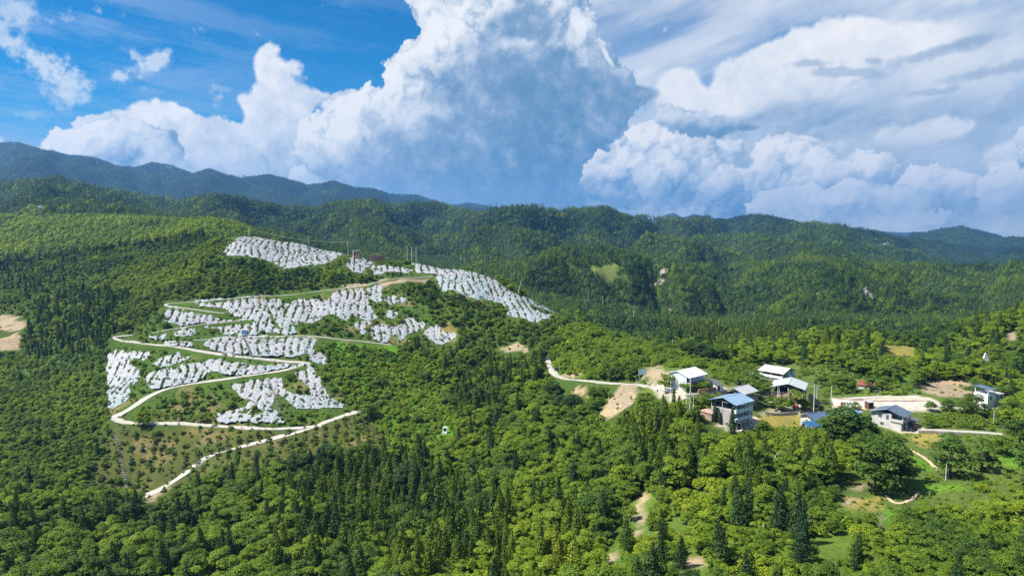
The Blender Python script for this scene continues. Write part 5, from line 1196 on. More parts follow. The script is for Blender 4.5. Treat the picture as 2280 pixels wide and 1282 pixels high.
for z in (1.3, 4.5, 7.4):
    f = h.part('window', MB().box((9.0, -1.03, z), (.85, .09, 1.35)), 'frame'); h.part('pane', MB().box((9.0, -1.08, z), (.70, .05, 1.20)), 'glass', None, f)
for a in (2.4, 6.4): h.window('left', a, 1.5, 1.2, 1.2)
# 4 brick lean-to in front of it, 5 brick outhouse at its left
h = House('brick_lean_to', 'red brick lean-to with pale sheet roof at the foot of the three storey house', 1640, 958, 36, 4.6, 3.6, 'shed')
h.walls(2.9, 'brick', x1=.2); h.walls(2.4, 'brick', y0=3.4, x0=.2); h.shed_roof([(-.3, -.7, 2.5), (5.0, -.7, 2.5), (5.0, 3.7, 3.15), (-.3, 3.7, 3.15)], 'roof_grey'); h.posts([(4.5, -.3), (2.2, -.3)], -1, 2.5, .07, 'white')
h = House('brick_outhouse', 'low red brick outhouse left of the three storey house', 1584, 939, 34, 3.8, 5.0, 'shed')
h.walls(2.6, 'brick'); h.part('roof', MB().box((1.9, 2.5, 2.72), (4.3, 5.5, .22)), 'brick_pale'); h.window('front', 1.6, 1.5, 1.5, .9, 'dark'); h.posts([(3.65, -.3)], -1, 2.6, .12, 'brick')
# 6 open frame house
h = House('open_frame_house', 'grey concrete house with open steel framed upper floor and grey roof', 1655, 909, 38, 7.6, 7.4)
h.walls(2.9, 'cement'); h.part('floor_slab', MB().box((3.9, 3.6, 2.98), (8.8, 8.4, .16)), 'cement')
h.window('front', 4.9, 1.5, 1.5, 1.5, 'dark'); h.window('left', 4.5, 1.5, 1.2, 1.1); h.posts([(7.4, -.3)], -2, 2.9, .15, 'cement')
h.posts([(.1, -.1), (3.8, -.1), (7.5, -.1), (.1, 3.7), (.1, 7.3), (7.5, 7.3)], 3.06, 5.5, .09, 'steel'); h.rail((.1, -.1), (7.5, -.1), 3.06, 'darksteel'); h.rail((.1, 0), (.1, 7.3), 3.06)
h.truss(.1, 5.5, 1.35); h.truss(3.8, 5.5, 1.35); h.truss(7.5, 5.5, 1.35); h.gable_roof(5.5, 1.35, 'roof_grey', .9, .8, .8)
h.part('parapet', MB().box((3.9, 7.6, 3.7), (8.6, .16, 1.3)), 'darksteel')
# 7 house behind, turned the other way
h = House('scaffolded_house', 'house with beige gable roof and scaffolding on its white gable wall, farthest back', 1692, 850, -48, 10.0, 11.0, depth=292)
h.walls(2.8, 'cement', z0=-4); h.walls(5.3, 'skyshade_white', y0=5.2, y1=10.98, x0=.02, x1=9.98, z0=2.802, name='upper_wall'); h.walls(5.2, 'dark', x0=.02, x1=6.0, y0=2.4, y1=5.2, z0=2.802, name='balcony_shade_block')  # near-black block stands in for the shaded openings behind the balcony
h.part('floor_slab', MB().box((5.0, 2.4, 2.86), (10.6, 5.6, .14)), 'cement'); h.part('parapet', MB().box((5.0, -.35, 3.4), (10.4, .14, 1.0)), 'white'); h.rail((10.2, -.3), (10.2, 5.0), 2.9, 'steel')
h.posts([(10.1, -.2), (5, -.2), (.1, -.2)], -2, 5.25, .13, 'white'); h.truss(10.0, 5.3, 1.5, 0, 11.0); h.gable_fill(5.3, 1.5, 'darksteel', 9.6); h.gable_roof(5.3, 1.5, 'roof_beige', .9, .9, .9)
h.window('right', 8.0, 4.2, 1.5, 1.3); h.window('right', 3.0, 1.4, 1.4, 1.3); h.window('front', 3.0, 1.4, 1.4, 1.3); h.window('front', 7.0, 1.4, 1.4, 1.3)
mb = MB()
for k in range(7): mb.bar((11.0, 2.2+k*1.35, -2.5), (11.0, 2.2+k*1.35, 5.6), .05, n=5)
for z in (-.8, .9, 2.6, 4.3): mb.bar((11.0, 1.8, z), (11.0, 10.8, z), .045, n=5)
for k in range(5): mb.box((10.72, 2.2+k*1.9, 2.62), (.5, 1.85, .05))
h.part('scaffold', mb, 'steel')
for z, m_ in ((-.1, 'red'),): 
    for k in range(5): h.part('debris_net', MB().box((11.08, 2.9+k*1.75, z+.2), (.03, 1.5, .55)), m_)
t_ = House('blue_tarpaulin', 'bright blue tarpaulin lying beside the scaffolded house', 1741, 854, 20, 5.0, 2.4, 'tarpaulin', .3, depth=272)
mb = MB()
for i in range(6):
    for j in range(3): mb.sheet([(i*.85, j*.8, .6+.25*math.sin(i*2.1+j)), (i*.85+.85, j*.8, .6+.25*math.sin((i+1)*2.1+j)), (i*.85+.85, j*.8+.8, .6+.25*math.sin((i+1)*2.1+j+1)), (i*.85, j*.8+.8, .6+.25*math.sin(i*2.1+j+1))], .04)
t_.part('cover', mb, 'tarp')
# 8 big open shed with the pale green roof
h = House('open_sided_barn', 'open sided brick barn under a large pale green grey roof behind the leafy tree', 1727, 893, 12, 10.0, 12.0, depth=250)
# its gable looks at us: turn the frame so that the ridge runs away
h.e.rotation_euler = (0, 0, R(62)); h.L, h.W = 10.5, 10.5; h.e.location.x += 10.6; h.e.location.y += 1.0
h.walls(2.4, 'brick_pale', x0=.3, x1=.55, y0=.6, y1=10.4); h.walls(2.6, 'brick_pale', x0=.3, x1=10.3, y0=10.2, y1=10.45, name='back_wall'); h.walls(4.2, 'brick', x0=9.9, x1=10.2, y0=.4, y1=10.1, name='end_wall')
h.walls(4.0, 'dark', x0=4.0, x1=4.2, y0=.8, y1=10.1, name='shade_panel'); h.posts([(-.4, 10.9), (-.4, 8.4), (-.4, 5.2), (-.4, .2), (5, .1), (10.3, .1)], -3, 4.4, .13, 'pole')  # near-black sheet across the open barn imitates its shaded inside
h.truss(.2, 4.4, 1.5); h.truss(5.2, 4.4, 1.5); h.gable_roof(4.4, 1.5, 'roof_palegreen', 1.2, .8, 1.2); h.walls(3.6, 'brick', x0=8.6, x1=9.88, y0=-.3, y1=.1, name='side_wall')
t_ = House('shade_net_lean_to', 'black shade net slope beside the big barn, under the lamp post', 1800, 905, 60, 7.0, 4.2, 'lean-to', depth=246)
for k in range(7): t_.part('net_panel', MB().sheet([(k*1.0+.01, -3.6, .1), (k*1.0+.99, -3.6, .1), (k*1.0+.99, .4, 3.6), (k*1.0+.01, .4, 3.6)], .05), 'net')
t_.posts([(0, .5), (3.5, .5), (7, .5)], -2, 3.6, .07, 'steel')
# 9 dark blue roofed house behind the big tree and its sheet of deep blue
h = House('navy_roof_house', 'small pale house with dark blue roof half hidden by the big dark tree', 1812, 953, 22, 7.4, 6.0)
h.walls(3.1, 'plaster'); h.gable_fill(3.1, 1.0, 'plaster', 0.02); h.gable_roof(3.1, 1.0, 'roof_navy', .8, 1.2, .8); h.window('front', 3.0, 1.6, 1.4, 1.2); h.window('front', 5.6, 1.6, 1.4, 1.2); h.door('front', 1.2, 0, 1.0, 2.1, 'dark'); h.part('terrace', MB().box((3.7, -1.3, -.9), (7.8, 2.6, 1.9)), 'plaster'); h.window('left', 3.2, 1.6, 1.1, 1.1)
t_ = House('deep_blue_canopy', 'deep blue sheet canopy below the navy roofed house', 1800, 962, 16, 5.0, 3.6, 'canopy', .4)
for k in range(5): t_.part('sheet', MB().sheet([(k+.01, 0, 1.3), (k+.99, 0, 1.3), (k+.99, 3.6, 2.2), (k+.01, 3.6, 2.2)], .06), 'tarp2')
t_.posts([(.1, .1), (4.9, .1), (.1, 3.5), (4.9, 3.5)], -2, 1.3, .06, 'steel')
t_ = House('small_blue_canopy', 'small bright blue canopy just behind the big dark tree', 1897, 926, 20, 4.4, 3.0, 'canopy', -1.4, depth=232)
for k in range(4): t_.part('sheet', MB().sheet([(k*1.1+.01, 0, 2.0), (k*1.1+1.09, 0, 2.0), (k*1.1+1.09, 3, 2.7), (k*1.1+.01, 3, 2.7)], .06), 'tarp')
t_.posts([(.1, .1), (4.3, .1), (.1, 2.9), (4.3, 2.9)], -2, 2.0, .06, 'steel')
# 10 slate blue roofed house
h = House('slate_roof_house', 'two storey pale house with slate blue roof and open corner balcony', 2006, 960, 42, 6.6, 9.2)
h.walls(2.7, 'plaster', z0=-3); h.walls(5.2, 'plaster', x0=.02, x1=6.98, y0=3.2, y1=9.58, z0=2.702, name='upper_wall'); h.part('floor_slab', MB().box((3.5, 1.4, 2.76), (7.6, 4.0, .16)), 'cement')
h.part('parapet', MB().box((3.5, -.5, 3.25), (7.6, .14, .9)), 'cement'); h.part('parapet', MB().box((-.2, 1.5, 3.25), (.14, 3.8, .9)), 'plaster'); h.posts([(.0, -.4), (3.6, -.4), (6.9, -.4)], 2.8, 5.2, .12, 'white')
h.window('left', 6.8, 4.1, 1.3, 1.3); h.window('left', 4.4, 3.9, .9, 1.7, 'dark'); h.window('left', 6.0, 1.4, 1.2, 1.1); h.door('front', 2.8, 0, 1.5, 2.2, 'dark'); h.window('front', 5.2, 1.5, 1.3, 1.3); h.window('front', .9, 1.5, 1.0, 1.3)
for k in (2.0, 4.4): f = MB().box((k, 3.17, 4.0), (1.2, .10, 1.8)); h.part('door', f, 'dark')
h.gable_fill(5.2, 1.5, 'plaster', 6.6, y0=.2); h.truss(.1, 5.2, 1.5, -.4, 9.6); h.gable_roof(5.2, 1.5, 'roof_slate', .9, .6, .9, y0=-.6)
t_ = House('lean_to_shed', 'dark lean-to shed joined to the right side of the slate roofed house', 2029, 956, 42, 4.6, 4.2, 'shed', depth=228)
t_.walls(2.6, 'white', y0=4.2, y1=4.4, x0=0, name='back_wall'); t_.shed_roof([(-.3, -1.0, 2.5), (5.6, -1.0, 2.5), (5.6, 4.7, 3.3), (-.3, 4.7, 3.3)], 'darksteel'); t_.posts([(.2, -.7), (5.2, -.7)], -2, 2.5, .08, 'white'); t_.walls(2.2, 'plaster', x0=4.9, x1=5.0, y0=1.0)
# 11 red roof hut, 12 pavilion at the right, 13 huts on the hill, 14 ruin
h = House('red_roof_hut', 'small cream hut with dark red tile roof among trees', 1912, 871, -35, 5.4, 4.0, 'hut', depth=282)
h.walls(3.0, 'white'); h.gable_fill(3.0, 1.1, 'white', 5.2); h.gable_roof(3.0, 1.1, 'roof_red', .5, .5, .5); h.door('right', 2.0, 0, .9, 2.0, 'dark'); h.window('front', 2.6, 1.6, 1.2, 1.0)
h = House('flat_roof_house', 'white house with flat blue grey roof deck among dark trees at the right edge', 2199, 895, 18, 8.0, 5.5, depth=246)
h.walls(2.6, 'white', x1=3.2); h.walls(2.4, 'plaster', x0=3.2, name='wing_wall'); h.part('roof', MB().box((5.6, 2.7, 2.5), (5.2, 5.8, .18)), 'cement'); h.posts([(.1, .1), (3.1, .1), (.1, 5), (3.1, 5)], 2.6, 4.6, .10, 'white'); h.shed_roof([(-.5, -.6, 4.6), (3.8, -.6, 4.6), (3.8, 5.6, 5.0), (-.5, 5.6, 5.0)], 'roof_slate'); h.window('front', 1.6, 1.3, 1.2, 1.3); h.window('front', 5.0, 1.3, 1.3, 1.2); h.door('front', 6.8, 0, .9, 2.0, 'dark'); h.rail((0, 0), (3.2, 0), 2.6, 'white')
h = House('pink_hut', 'tiny pink walled hut with a dark doorway on the hilltop', 787, 569, 20, 4.6, 3.6, 'hut', depth=488)
h.walls(3.4, 'brick_pale'); h.part('roof', MB().box((2.3, 1.8, 3.48), (5.0, 4.0, .16)), 'cement'); h.door('front', 1.0, 0, 1.1, 2.3, 'dark'); h.part('panel', MB().box((3.4, -.04, 1.7), (2.0, .06, 3.3)), 'brick')
h = House('roofless_brick_hut', 'low roofless brick walls on the crest right of the pink hut', 821, 577, 10, 11.0, 4.5, 'ruin', depth=486)
for nm_, a in (('wall', dict(y1=.3)), ('back_wall', dict(y0=4.2)), ('side_wall', dict(x1=.3, y0=.3, y1=4.2)), ('side_wall', dict(x0=10.7, y0=.3, y1=4.2))): h.walls(2.3, 'brick', name=nm_, **a)
for k in range(9): h.part('coping', MB().box((.7+k*1.2, .15, 2.4+.08*(k % 3)), (1.1, .34, .16)), 'brick_pale')
h = House('brick_building', 'flat roofed red brick building at the left edge near the lattice tower', -18, 501, 12, 22.0, 9.0, 'building', depth=800)
h.walls(8.5, 'brick', z0=-6); h.walls(9.6, 'brick', x0=16.2, x1=22.6, y0=-.8, y1=7, z0=-6, name='stair_block'); h.part('roof', MB().box((8.0, 4.5, 8.62), (16.4, 9.3, .22)), 'cement'); h.part('roof', MB().box((19.4, 3.1, 9.72), (6.8, 8.2, .22)), 'brick_pale')
for k in (3.0, 8.0, 13.0): h.window('front', k, 5.2, 1.9, 1.7)
h = House('tile_roof_ruin', 'broken mud brick house with grey roof almost lost in the greenery at lower right', 1822, 1238, 18, 7.2, 5.0, 'ruin', depth=139)
h.walls(2.6, 'mudbrick', x1=2.0, y1=.4); h.walls(2.2, 'mudbrick', x1=.4, y0=.4, name='side_wall'); h.walls(2.7, 'mudbrick', y0=4.6, x0=.4, name='back_wall'); h.walls(2.8, 'dark', x0=2.4, x1=7.0, y0=2.4, y1=2.6, name='shade_panel'); h.posts([(6.8, .2), (4.4, .2), (2.1, .2)], -2, 2.7, .09, 'bark'); h.gable_roof(2.7, 1.4, 'roof_grey', .4, .6, .4, x0=.2)  # the near-black sheet under the roof is painted shade

# ------------------------------------------------------------------ grape trellis on its brick retaining wall
def thing_at(name, px, py, label, cat, theta=0, depth=None, lift=0.0, group=None):
    q = at_depth(px, py, depth) if depth else hit1(px, py); return empty(name, (q[0], q[1], q[2]+lift), R(theta), label, cat, group)
e = thing_at('grape_trellis', 1527, 874, 'leafy grape trellis in front of the white house', 'trellis', 22)
for i in range(5):
    for j in range(2): MB().bar((i*2.6, j*3.6, -2), (i*2.6, j*3.6, 2.2), .07).build('post', M['pole'], e)
rg = np.random.default_rng(9); n = 1500; Pp = np.stack([rg.uniform(-.5, 11, n), rg.uniform(-.6, 4.2, n), 2.3+.35*rg.standard_normal(n)], 1); m_ = rg.uniform(0, 1, n) < .3; Pp[m_, 1] = -.5; Pp[m_, 2] = rg.uniform(.2, 2.3, m_.sum())
Nn = np.array([0, -.4, .8])+.6*rnd_dirs(n, rg); Nn /= np.linalg.norm(Nn, axis=1, keepdims=True); V, F = cards(Pp, Nn, .55*rg.uniform(.6, 1.3, n), rg)
o = link('foliage', fast_mesh('foliage', V, F, [M['leaf']], {'tv': ('FLOAT', 'POINT', np.repeat(rg.uniform(0, 1, n), 4))}), e); o['tint'] = .46
def retaining(name, pts, hgt, m, label, cat='wall', block=(1.1, .55), th=.5, sink=2.0):
    """a wall of separate courses of blocks following the ground"""
    P3 = hit(*np.array(pts, float).T); e = empty(name, tuple(P3[0]), 0, label, cat); L_ = densify(P3, block[0])
    base = L_[:, 2].copy(); k = max(1, int(round(hgt/block[1]))); meshes = None
    MBc = MB(); 
    for a, b in zip(L_[:-1], L_[1:]): MBc.box(tuple((a+b)/2-P3[0]-np.array([0, 0, sink/2])), (np.linalg.norm(b[:2]-a[:2])+.05, th*.8, sink), math.atan2(b[1]-a[1], b[0]-a[0]))
    MBc.build('footing', M[m], e); rgx = random.Random(len(pts)); proto_ = None
    for i, (a, b) in enumerate(zip(L_[:-1], L_[1:])):
        for c in range(k):
            if proto_ is None: proto_ = MB().box((0, 0, 0), (1, 1, 1)).mesh('block', M[m])
            o = bpy.data.objects.new('block', proto_); C.objects.link(o); o.parent = e
            o.location = tuple((a+b)/2-P3[0]+np.array([0, 0, (c+.5)*block[1]])); o.rotation_euler = (0, 0, math.atan2(b[1]-a[1], b[0]-a[0])); ln = np.linalg.norm(b[:2]-a[:2])
            o.scale = (ln*rgx.uniform(.93, .98), th*rgx.uniform(.9, 1.08), block[1]*.95)
    return e
retaining('brick_retaining_wall', [(1555, 876), (1575, 874), (1593, 870)], 1.6, 'brick', 'red brick retaining wall under the grape trellis', block=(1.0, .4))
retaining('stone_retaining_wall', [(1703, 922), (1720, 925), (1745, 925), (1775, 922)], 1.1, 'stone', 'rough stone wall between the leafy tree and the yellow green field', block=(.9, .55))
retaining('stone_terrace_wall', [(2045, 963), (2075, 964), (2110, 966), (2145, 968)], .9, 'stone', 'grey stone wall under the path past the vegetable plots', block=(1.0, .45))
retaining('stone_slope_wall', [(1778, 958), (1790, 944), (1800, 930)], 1.2, 'stone', 'stone wall climbing beside the deep blue canopy', block=(.8, .4))
# the long white embankment: panels of concrete facing
E1 = hit(*np.array([(1858, 903), (1900, 907), (1950, 908), (2000, 909), (2040, 909), (2070, 910)], float).T); E1[:, 2] = np.linspace(E1[0, 2], E1[-1, 2], len(E1)); e = empty('white_embankment', tuple(E1[0]), 0, 'long white concrete embankment below the basin road', 'embankment')
L_ = densify(E1, 3.0)-E1[0]
for a, b in zip(L_[:-1], L_[1:]):
    d_ = (b-a); d_ = d_/np.linalg.norm(d_); g_ = d_*.03; up = np.array([.3, 3.4, 2.0]); MB().sheet([a+g_-np.array([0, 0, .8]), b-g_-np.array([0, 0, .8]), b-g_+up, a+g_+up], .3).build('facing_panel', M['yard'], e)
for a, b in zip(L_[:-1], L_[1:]): MB().box(tuple((a+b)/2+np.array([.3, 3.8, 2.1])), (np.linalg.norm(b-a)-.05, .7, .35), math.atan2(b[1]-a[1], b[0]-a[0])).build('coping', M['brick_pale'], e)

# ================================================================== poles, lamps and small things
def pole(px, py, h, label, arms=0, r=.16, lean=0, depth=None, group=None, name='utility_pole'):
    e = thing_at(name, px, py, label, 'utility pole', 15, depth, 0, group); MB().bar((0, 0, -1.5), (lean, 0, h), r*1.15, r*.75, 8).build('shaft', M['pole'], e)
    for k in range(arms):
        z = h-.45-k*.9; a = MB().box((lean*z/h, -.16, z), (1.9, .14, .14)).build('crossarm', M['steel'], e)
        for x in (-.85, -.3, .85): MB().bar((x+lean*z/h, -.16, z+.07), (x+lean*z/h, -.16, z+.33), .06, .04, 6).build('insulator', M['white'], a)
    e['top'] = h; return e
def top(e, dz=-.35): return Vector(e.location)+Vector((0, 0, e['top']+dz))
def lamp(px, py, h, label, solar=True, depth=None):
    e = thing_at('street_lamp', px, py, label, 'street lamp', 20, depth); MB().bar((0, 0, -1), (0, 0, h), .10, .06, 8).build('post', M['white'], e)
    MB().bar((0, 0, h*.88), (1.3, 0, h*.96), .035, n=5).build('arm', M['white'], e); MB().box((1.5, 0, h*.965), (.7, .26, .10)).build('lamp_head', M['steel'], e)
    if solar: MB().box((-.1, 0, h+.12), (1.5, .9, .06), 0, R(-20), 0).build('solar_panel', M['frame'], e)
    return e
P = {}
for k, (px_, w) in enumerate(((1527, 'left'), (1535, 'middle'), (1543, 'right'))):
    P['v%d' % k] = pole(px_, 938, 9.5, '%s of the three tall concrete poles standing together beside the blue roofed house' % w, 1, .17, depth=224, group='three village poles')
for k, (px_, py_, w) in enumerate(((907, 586, 'left'), (917, 588, 'middle'), (927, 590, 'right'))):
    P['h%d' % k] = pole(px_, py_, 12.0, '%s of the three tall concrete poles standing together on the orchard crest' % w, 0, .19, depth=474, group='three crest poles')
P['a'] = pole(775, 565, 9.0, 'concrete pole at the end of the hilltop lane beside the pink hut', 1, depth=494); P['b'] = pole(555, 533, 8.5, 'concrete pole at the top left corner of the hilltop film sheets', 0, depth=502); P['c'] = pole(687, 545, 6.5, 'short concrete pole behind the hilltop film sheets', 0, depth=515)
P['d'] = pole(42, 503, 8.0, 'wooden looking pole near the brick building at the left edge', 1, depth=806); P['e'] = pole(316, 510, 8.0, 'pole on the ridge right of the bare bank', 0, depth=790); P['f'] = pole(148, 495, 7.0, 'small pole between the lattice tower and the bare bank', 1, depth=830)
P['g'] = pole(1310, 668, 8, 'thin pole on the valley edge behind the right shoulder', 0, depth=610); P['i'] = pole(1342, 673, 6.5, 'short thin pole right of another on the valley edge', 0, depth=620); P['j'] = pole(1411, 701, 8.5, 'pole with two crossarms beside the bare knoll', 2, depth=640)
P['k'] = pole(1497, 780, 6.0, 'pole standing in the shrubs on the lower right shoulder', 0, depth=345); P['l'] = pole(1600, 816, 5.0, 'T shaped pole on the shrubby slope behind the white house', 1, depth=330); P['m'] = pole(1568, 803, 4.5, 'small pole left of the T shaped pole', 0, depth=345)
P['n'] = pole(1842, 727, 9, 'tall pale pole in the far valley, left of another', 1, depth=660); P['o'] = pole(1853, 729, 7, 'second pale pole in the far valley', 0, depth=660); P['p'] = pole(1730, 737, 8, 'slim pole in front of the far conifer slope', 0, depth=640); P['q'] = pole(2038, 755, 6, 'pole above the bushes on the right hand hill', 0, depth=400)
P['r'] = pole(2065, 807, 6.0, 'pole in the dry grass below the right hand hill', 0, depth=330); P['s'] = pole(2092, 830, 6.5, 'pole just above the brown field', 0, depth=310); P['t'] = pole(2104, 1092, 7.0, 'lone thin pole on the bright grass at lower right', 0, .13, depth=172)
P['u'] = pole(1537, 878, 8.2, 'pole with crossarm in front of the grape trellis', 1, depth=240); P['w'] = pole(1674, 882, 9.5, 'pole rising behind the open framed house', 2, depth=262); P['x'] = pole(1812, 906, 8.0, 'pole with a top bracket beside the big barn', 1, depth=238); P['y'] = pole(1851, 890, 5.5, 'pole at the left end of the basin road', 0, depth=258); P['z'] = pole(1731, 893, 6.4, 'slim pole in front of the barn gable', 0, .10, depth=244)
P['A'] = pole(288, 786, 9.5, 'lone pole at the left hairpin of the orchard lane', 0, depth=358); P['B'] = pole(1154, 645, 6.5, 'leaning dead pole behind the right shoulder film', 0, .14, 2.2, depth=424); P['C'] = pole(1697, 1245, 8.0, 'pole among the trees at the lower right', 0, .12, depth=140); P['D'] = pole(1525, 1000, 7, 'thin pole in the wood under the three poles', 0, .1, depth=200)
lamp(1240, 848, 6.2, 'solar street lamp at the bend of the spur road'); lamp(1493, 881, 5.6, 'white street lamp beside the parked car', False); lamp(1952, 908, 6.6, 'white street lamp in front of the white embankment', True); lamp(2212, 942, 5.4, 'street lamp above the vegetable plots at the right edge', True); lamp(1818, 893, 6.0, 'street lamp behind the barn pole', False, depth=252)
def cable(a, b, sag, label, r=.022):
    n = 14; a, b = Vector(a), Vector(b); pts = [a.lerp(b, i/n)-Vector((0, 0, 4*sag*(i/n)*(1-i/n))) for i in range(n+1)]; V, F = tube([p-a for p in pts], [r]*(n+1), 4)
    o = link('power_cable', fast_mesh('power_cable', np.array(V), np.array(F), [M['steel']])); o.location = a; tag(o, label, 'cable', 'sagging power cables')
cable(top(P['d']), top(P['e']), 5, 'long cable sagging along the ridge at upper left', .07); cable(top(P['b']), top(P['a']), 3, 'cable between two hilltop poles above the film', .05); cable(top(P['v2']), top(P['w']), 2, 'cable from the three village poles to the pole behind the framed house'); cable(top(P['u']), top(P['v1']), 1, 'cable from the trellis pole to the three village poles'); cable(top(P['w']), top(P['x']), 1.5, 'cable passing in front of the big barn')
# lattice tower
e = thing_at('lattice_tower', 91, 492, 'grey lattice telecom tower on the upper left ridge', 'tower', 20, 830); H_ = 17.0
for sx_ in (-1, 1):
    for sy_ in (-1, 1): MB().bar((sx_*1.5, sy_*1.5, -3), (sx_*.9, sy_*.9, H_), .16, .12, 5).build('leg', M['steel'], e)
mb = MB()
for k in range(9):
    z0, z1 = k*1.9, k*1.9+1.9; w0, w1 = 1.5-.6*z0/H_, 1.5-.6*z1/H_
    for (ax, ay), (bx, by) in (((-1, -1), (1, -1)), ((1, -1), (1, 1)), ((1, 1), (-1, 1)), ((-1, 1), (-1, -1))):
        mb.bar((ax*w0, ay*w0, z0), (bx*w1, by*w1, z1), .09, n=4); mb.bar((bx*w0, by*w0, z0), (ax*w1, ay*w1, z1), .09, n=4)
mb.build('bracing', M['steel'], e); MB().box((0, 0, H_-1.2), (3.6, 3.6, .25)).build('platform', M['steel'], e)
for a in range(6): MB().box((2.1*math.cos(a*1.047), 2.1*math.sin(a*1.047), H_+.2), (.5, .5, 2.4), a*1.047).build('antenna', M['white'], e)
def mast(px, py, d, h, label):
    e = thing_at('radio_mast', px, py, label, 'mast', 0, d, -4); MB().bar((0, 0, 0), (0, 0, h+4), 1.1, .6, 5).build('shaft', M['steel'], e)
    for z in (.5, .75, .95): MB().box((0, 0, 4+h*z), (3.6, 3.6, 1.0)).build('platform', M['steel'], e)
mast(41, 320, 4230, 26, 'tiny mast on the highest blue summit at the left'); mast(471, 379, 4560, 26, 'tiny mast on the small pointed summit left of centre'); mast(2133, 507, 4080, 34, 'left of two masts on the pointed summit at the right'); mast(2149, 507, 4080, 28, 'right of two masts on the pointed summit at the right')
# signs
e = thing_at('notice_board', 1430, 843, 'pale blank board on two legs above the spur road', 'sign', 18, 262)
for x in (-1.3, 1.3): MB().box((x, 0, 1.0), (.14, .14, 3.4)).build('leg', M['steel'], e)
MB().box((0, -.10, 2.7), (3.4, .10, 1.9)).build('panel', M['sign_pale'], e); MB().box((0, -.02, 3.72), (3.6, .2, .10)).build('top_rail', M['frame'], e)
e = thing_at('blue_sign', 546, 747, 'blue sign board standing on the film beside the terrace lane', 'sign', 5)
for x in (-1.3, 1.3): MB().box((x, 0, .6), (.12, .12, 2.6)).build('leg', M['steel'], e)
MB().box((0, -.08, 1.9), (3.4, .08, 2.0)).build('panel', M['sign_blue'], e)
for z, w in ((2.45, 2.4), (2.0, 2.8), (1.5, 1.9)): MB().box((0, -.13, z), (w, .02, .12)).build('printed_line', M['white'], e)
# graves
def grave(px, py, s, label, depth=None, cat='grave'):
    e = thing_at('white_grave', px, py, label, cat, -10, depth)
    MB().box((0, 0, .2*s), (2.0*s, 1.3*s, 1.0*s)).build('plinth', M['white'], e)
    for x in (-.75, .75): MB().box((x*s, 0, 1.5*s), (.35*s, .6*s, 1.7*s)).build('pillar', M['white'], e)
    MB().box((0, .1*s, 1.5*s), (1.15*s, .3*s, 1.7*s)).build('tablet', M['dark'], e); MB().prism([(-1.25*s, 2.35*s), (1.25*s, 2.35*s), (.5*s, 2.8*s), (0, 3.1*s), (-.5*s, 2.8*s)], -.45*s, .45*s).build('cap', M['white'], e)
grave(991, 964, .95, 'white grave with a dark tablet in the green hollow'); 
e = thing_at('white_monument', 2193, 804, 'pale tiered stone monument on the right hand hillside', 'monument', 0, 318)
for k, (w, z) in enumerate(((3.0, 0), (2.2, 1.0), (1.5, 1.9), (.8, 2.7))): MB().box((0, 0, z+.45), (w, w*.6, .95), R(4*k)).build('tier', M['white'], e)
MB().bar((0, 0, 3.5), (0, 0, 4.4), .3, .05, 6).build('finial', M['white'], e)
for k, (px_, py_, hh, lb) in enumerate(((1732, 1014, 1.0, 'white stone post in the wood, the right and tallest of three'), (1727.5, 1017, .85, 'white stone post in the wood, the middle of three'), (1724.5, 1020, .55, 'white stone post in the wood, the lowest and left of three'))):
    e = thing_at('stone_post', px_, py_, lb, 'stone post', 10, None, 0, 'white stone posts in the wood'); MB().box((0, 0, hh*.38-1), (.36, .3, hh*.76+2)).build('shaft', M['white'], e); MB().bar((0, 0, hh*.76), (0, 0, hh), .25, .08, 6).build('cap', M['white'], e)
# steps in the orchard
def steps(pts, label, w=1.2, gap=1.15):
    L_ = densify(hit(*np.array(pts, float).T), gap); e = empty('stone_steps', tuple(L_[0]), 0, label, 'steps'); me = MB().box((0, 0, 0), (1, 1, 1)).mesh('tread', M['stone'])
    for a, b in zip(L_[:-1], L_[1:]):
        m_ = (a+b)/2; o = bpy.data.objects.new('tread', me); C.objects.link(o); o.parent = e; o.location = (m_[0]-L_[0][0], m_[1]-L_[0][1], float(height(m_[0], m_[1]))-L_[0][2]+.22); o.rotation_euler = (0, 0, math.atan2(b[1]-a[1], b[0]-a[0])+R(90)); o.scale = (w, .55, .5)
steps([(252, 945), (256, 962), (262, 985), (266, 1005), (270, 1030), (276, 1055), (281, 1080), (284, 1108)], 'worn stone steps down the left side of the lower orchard'); steps([(543, 751), (550, 765), (558, 785), (566, 805), (574, 825)], 'cement steps between two film sheets below the terrace lane'); steps([(597, 845), (607, 868), (617, 890), (622, 912), (628, 932)], 'stone steps running down through the lowest film sheets'); steps([(673, 654), (674, 668), (675, 685), (677, 705)], 'cement steps through the film below the loop lane')
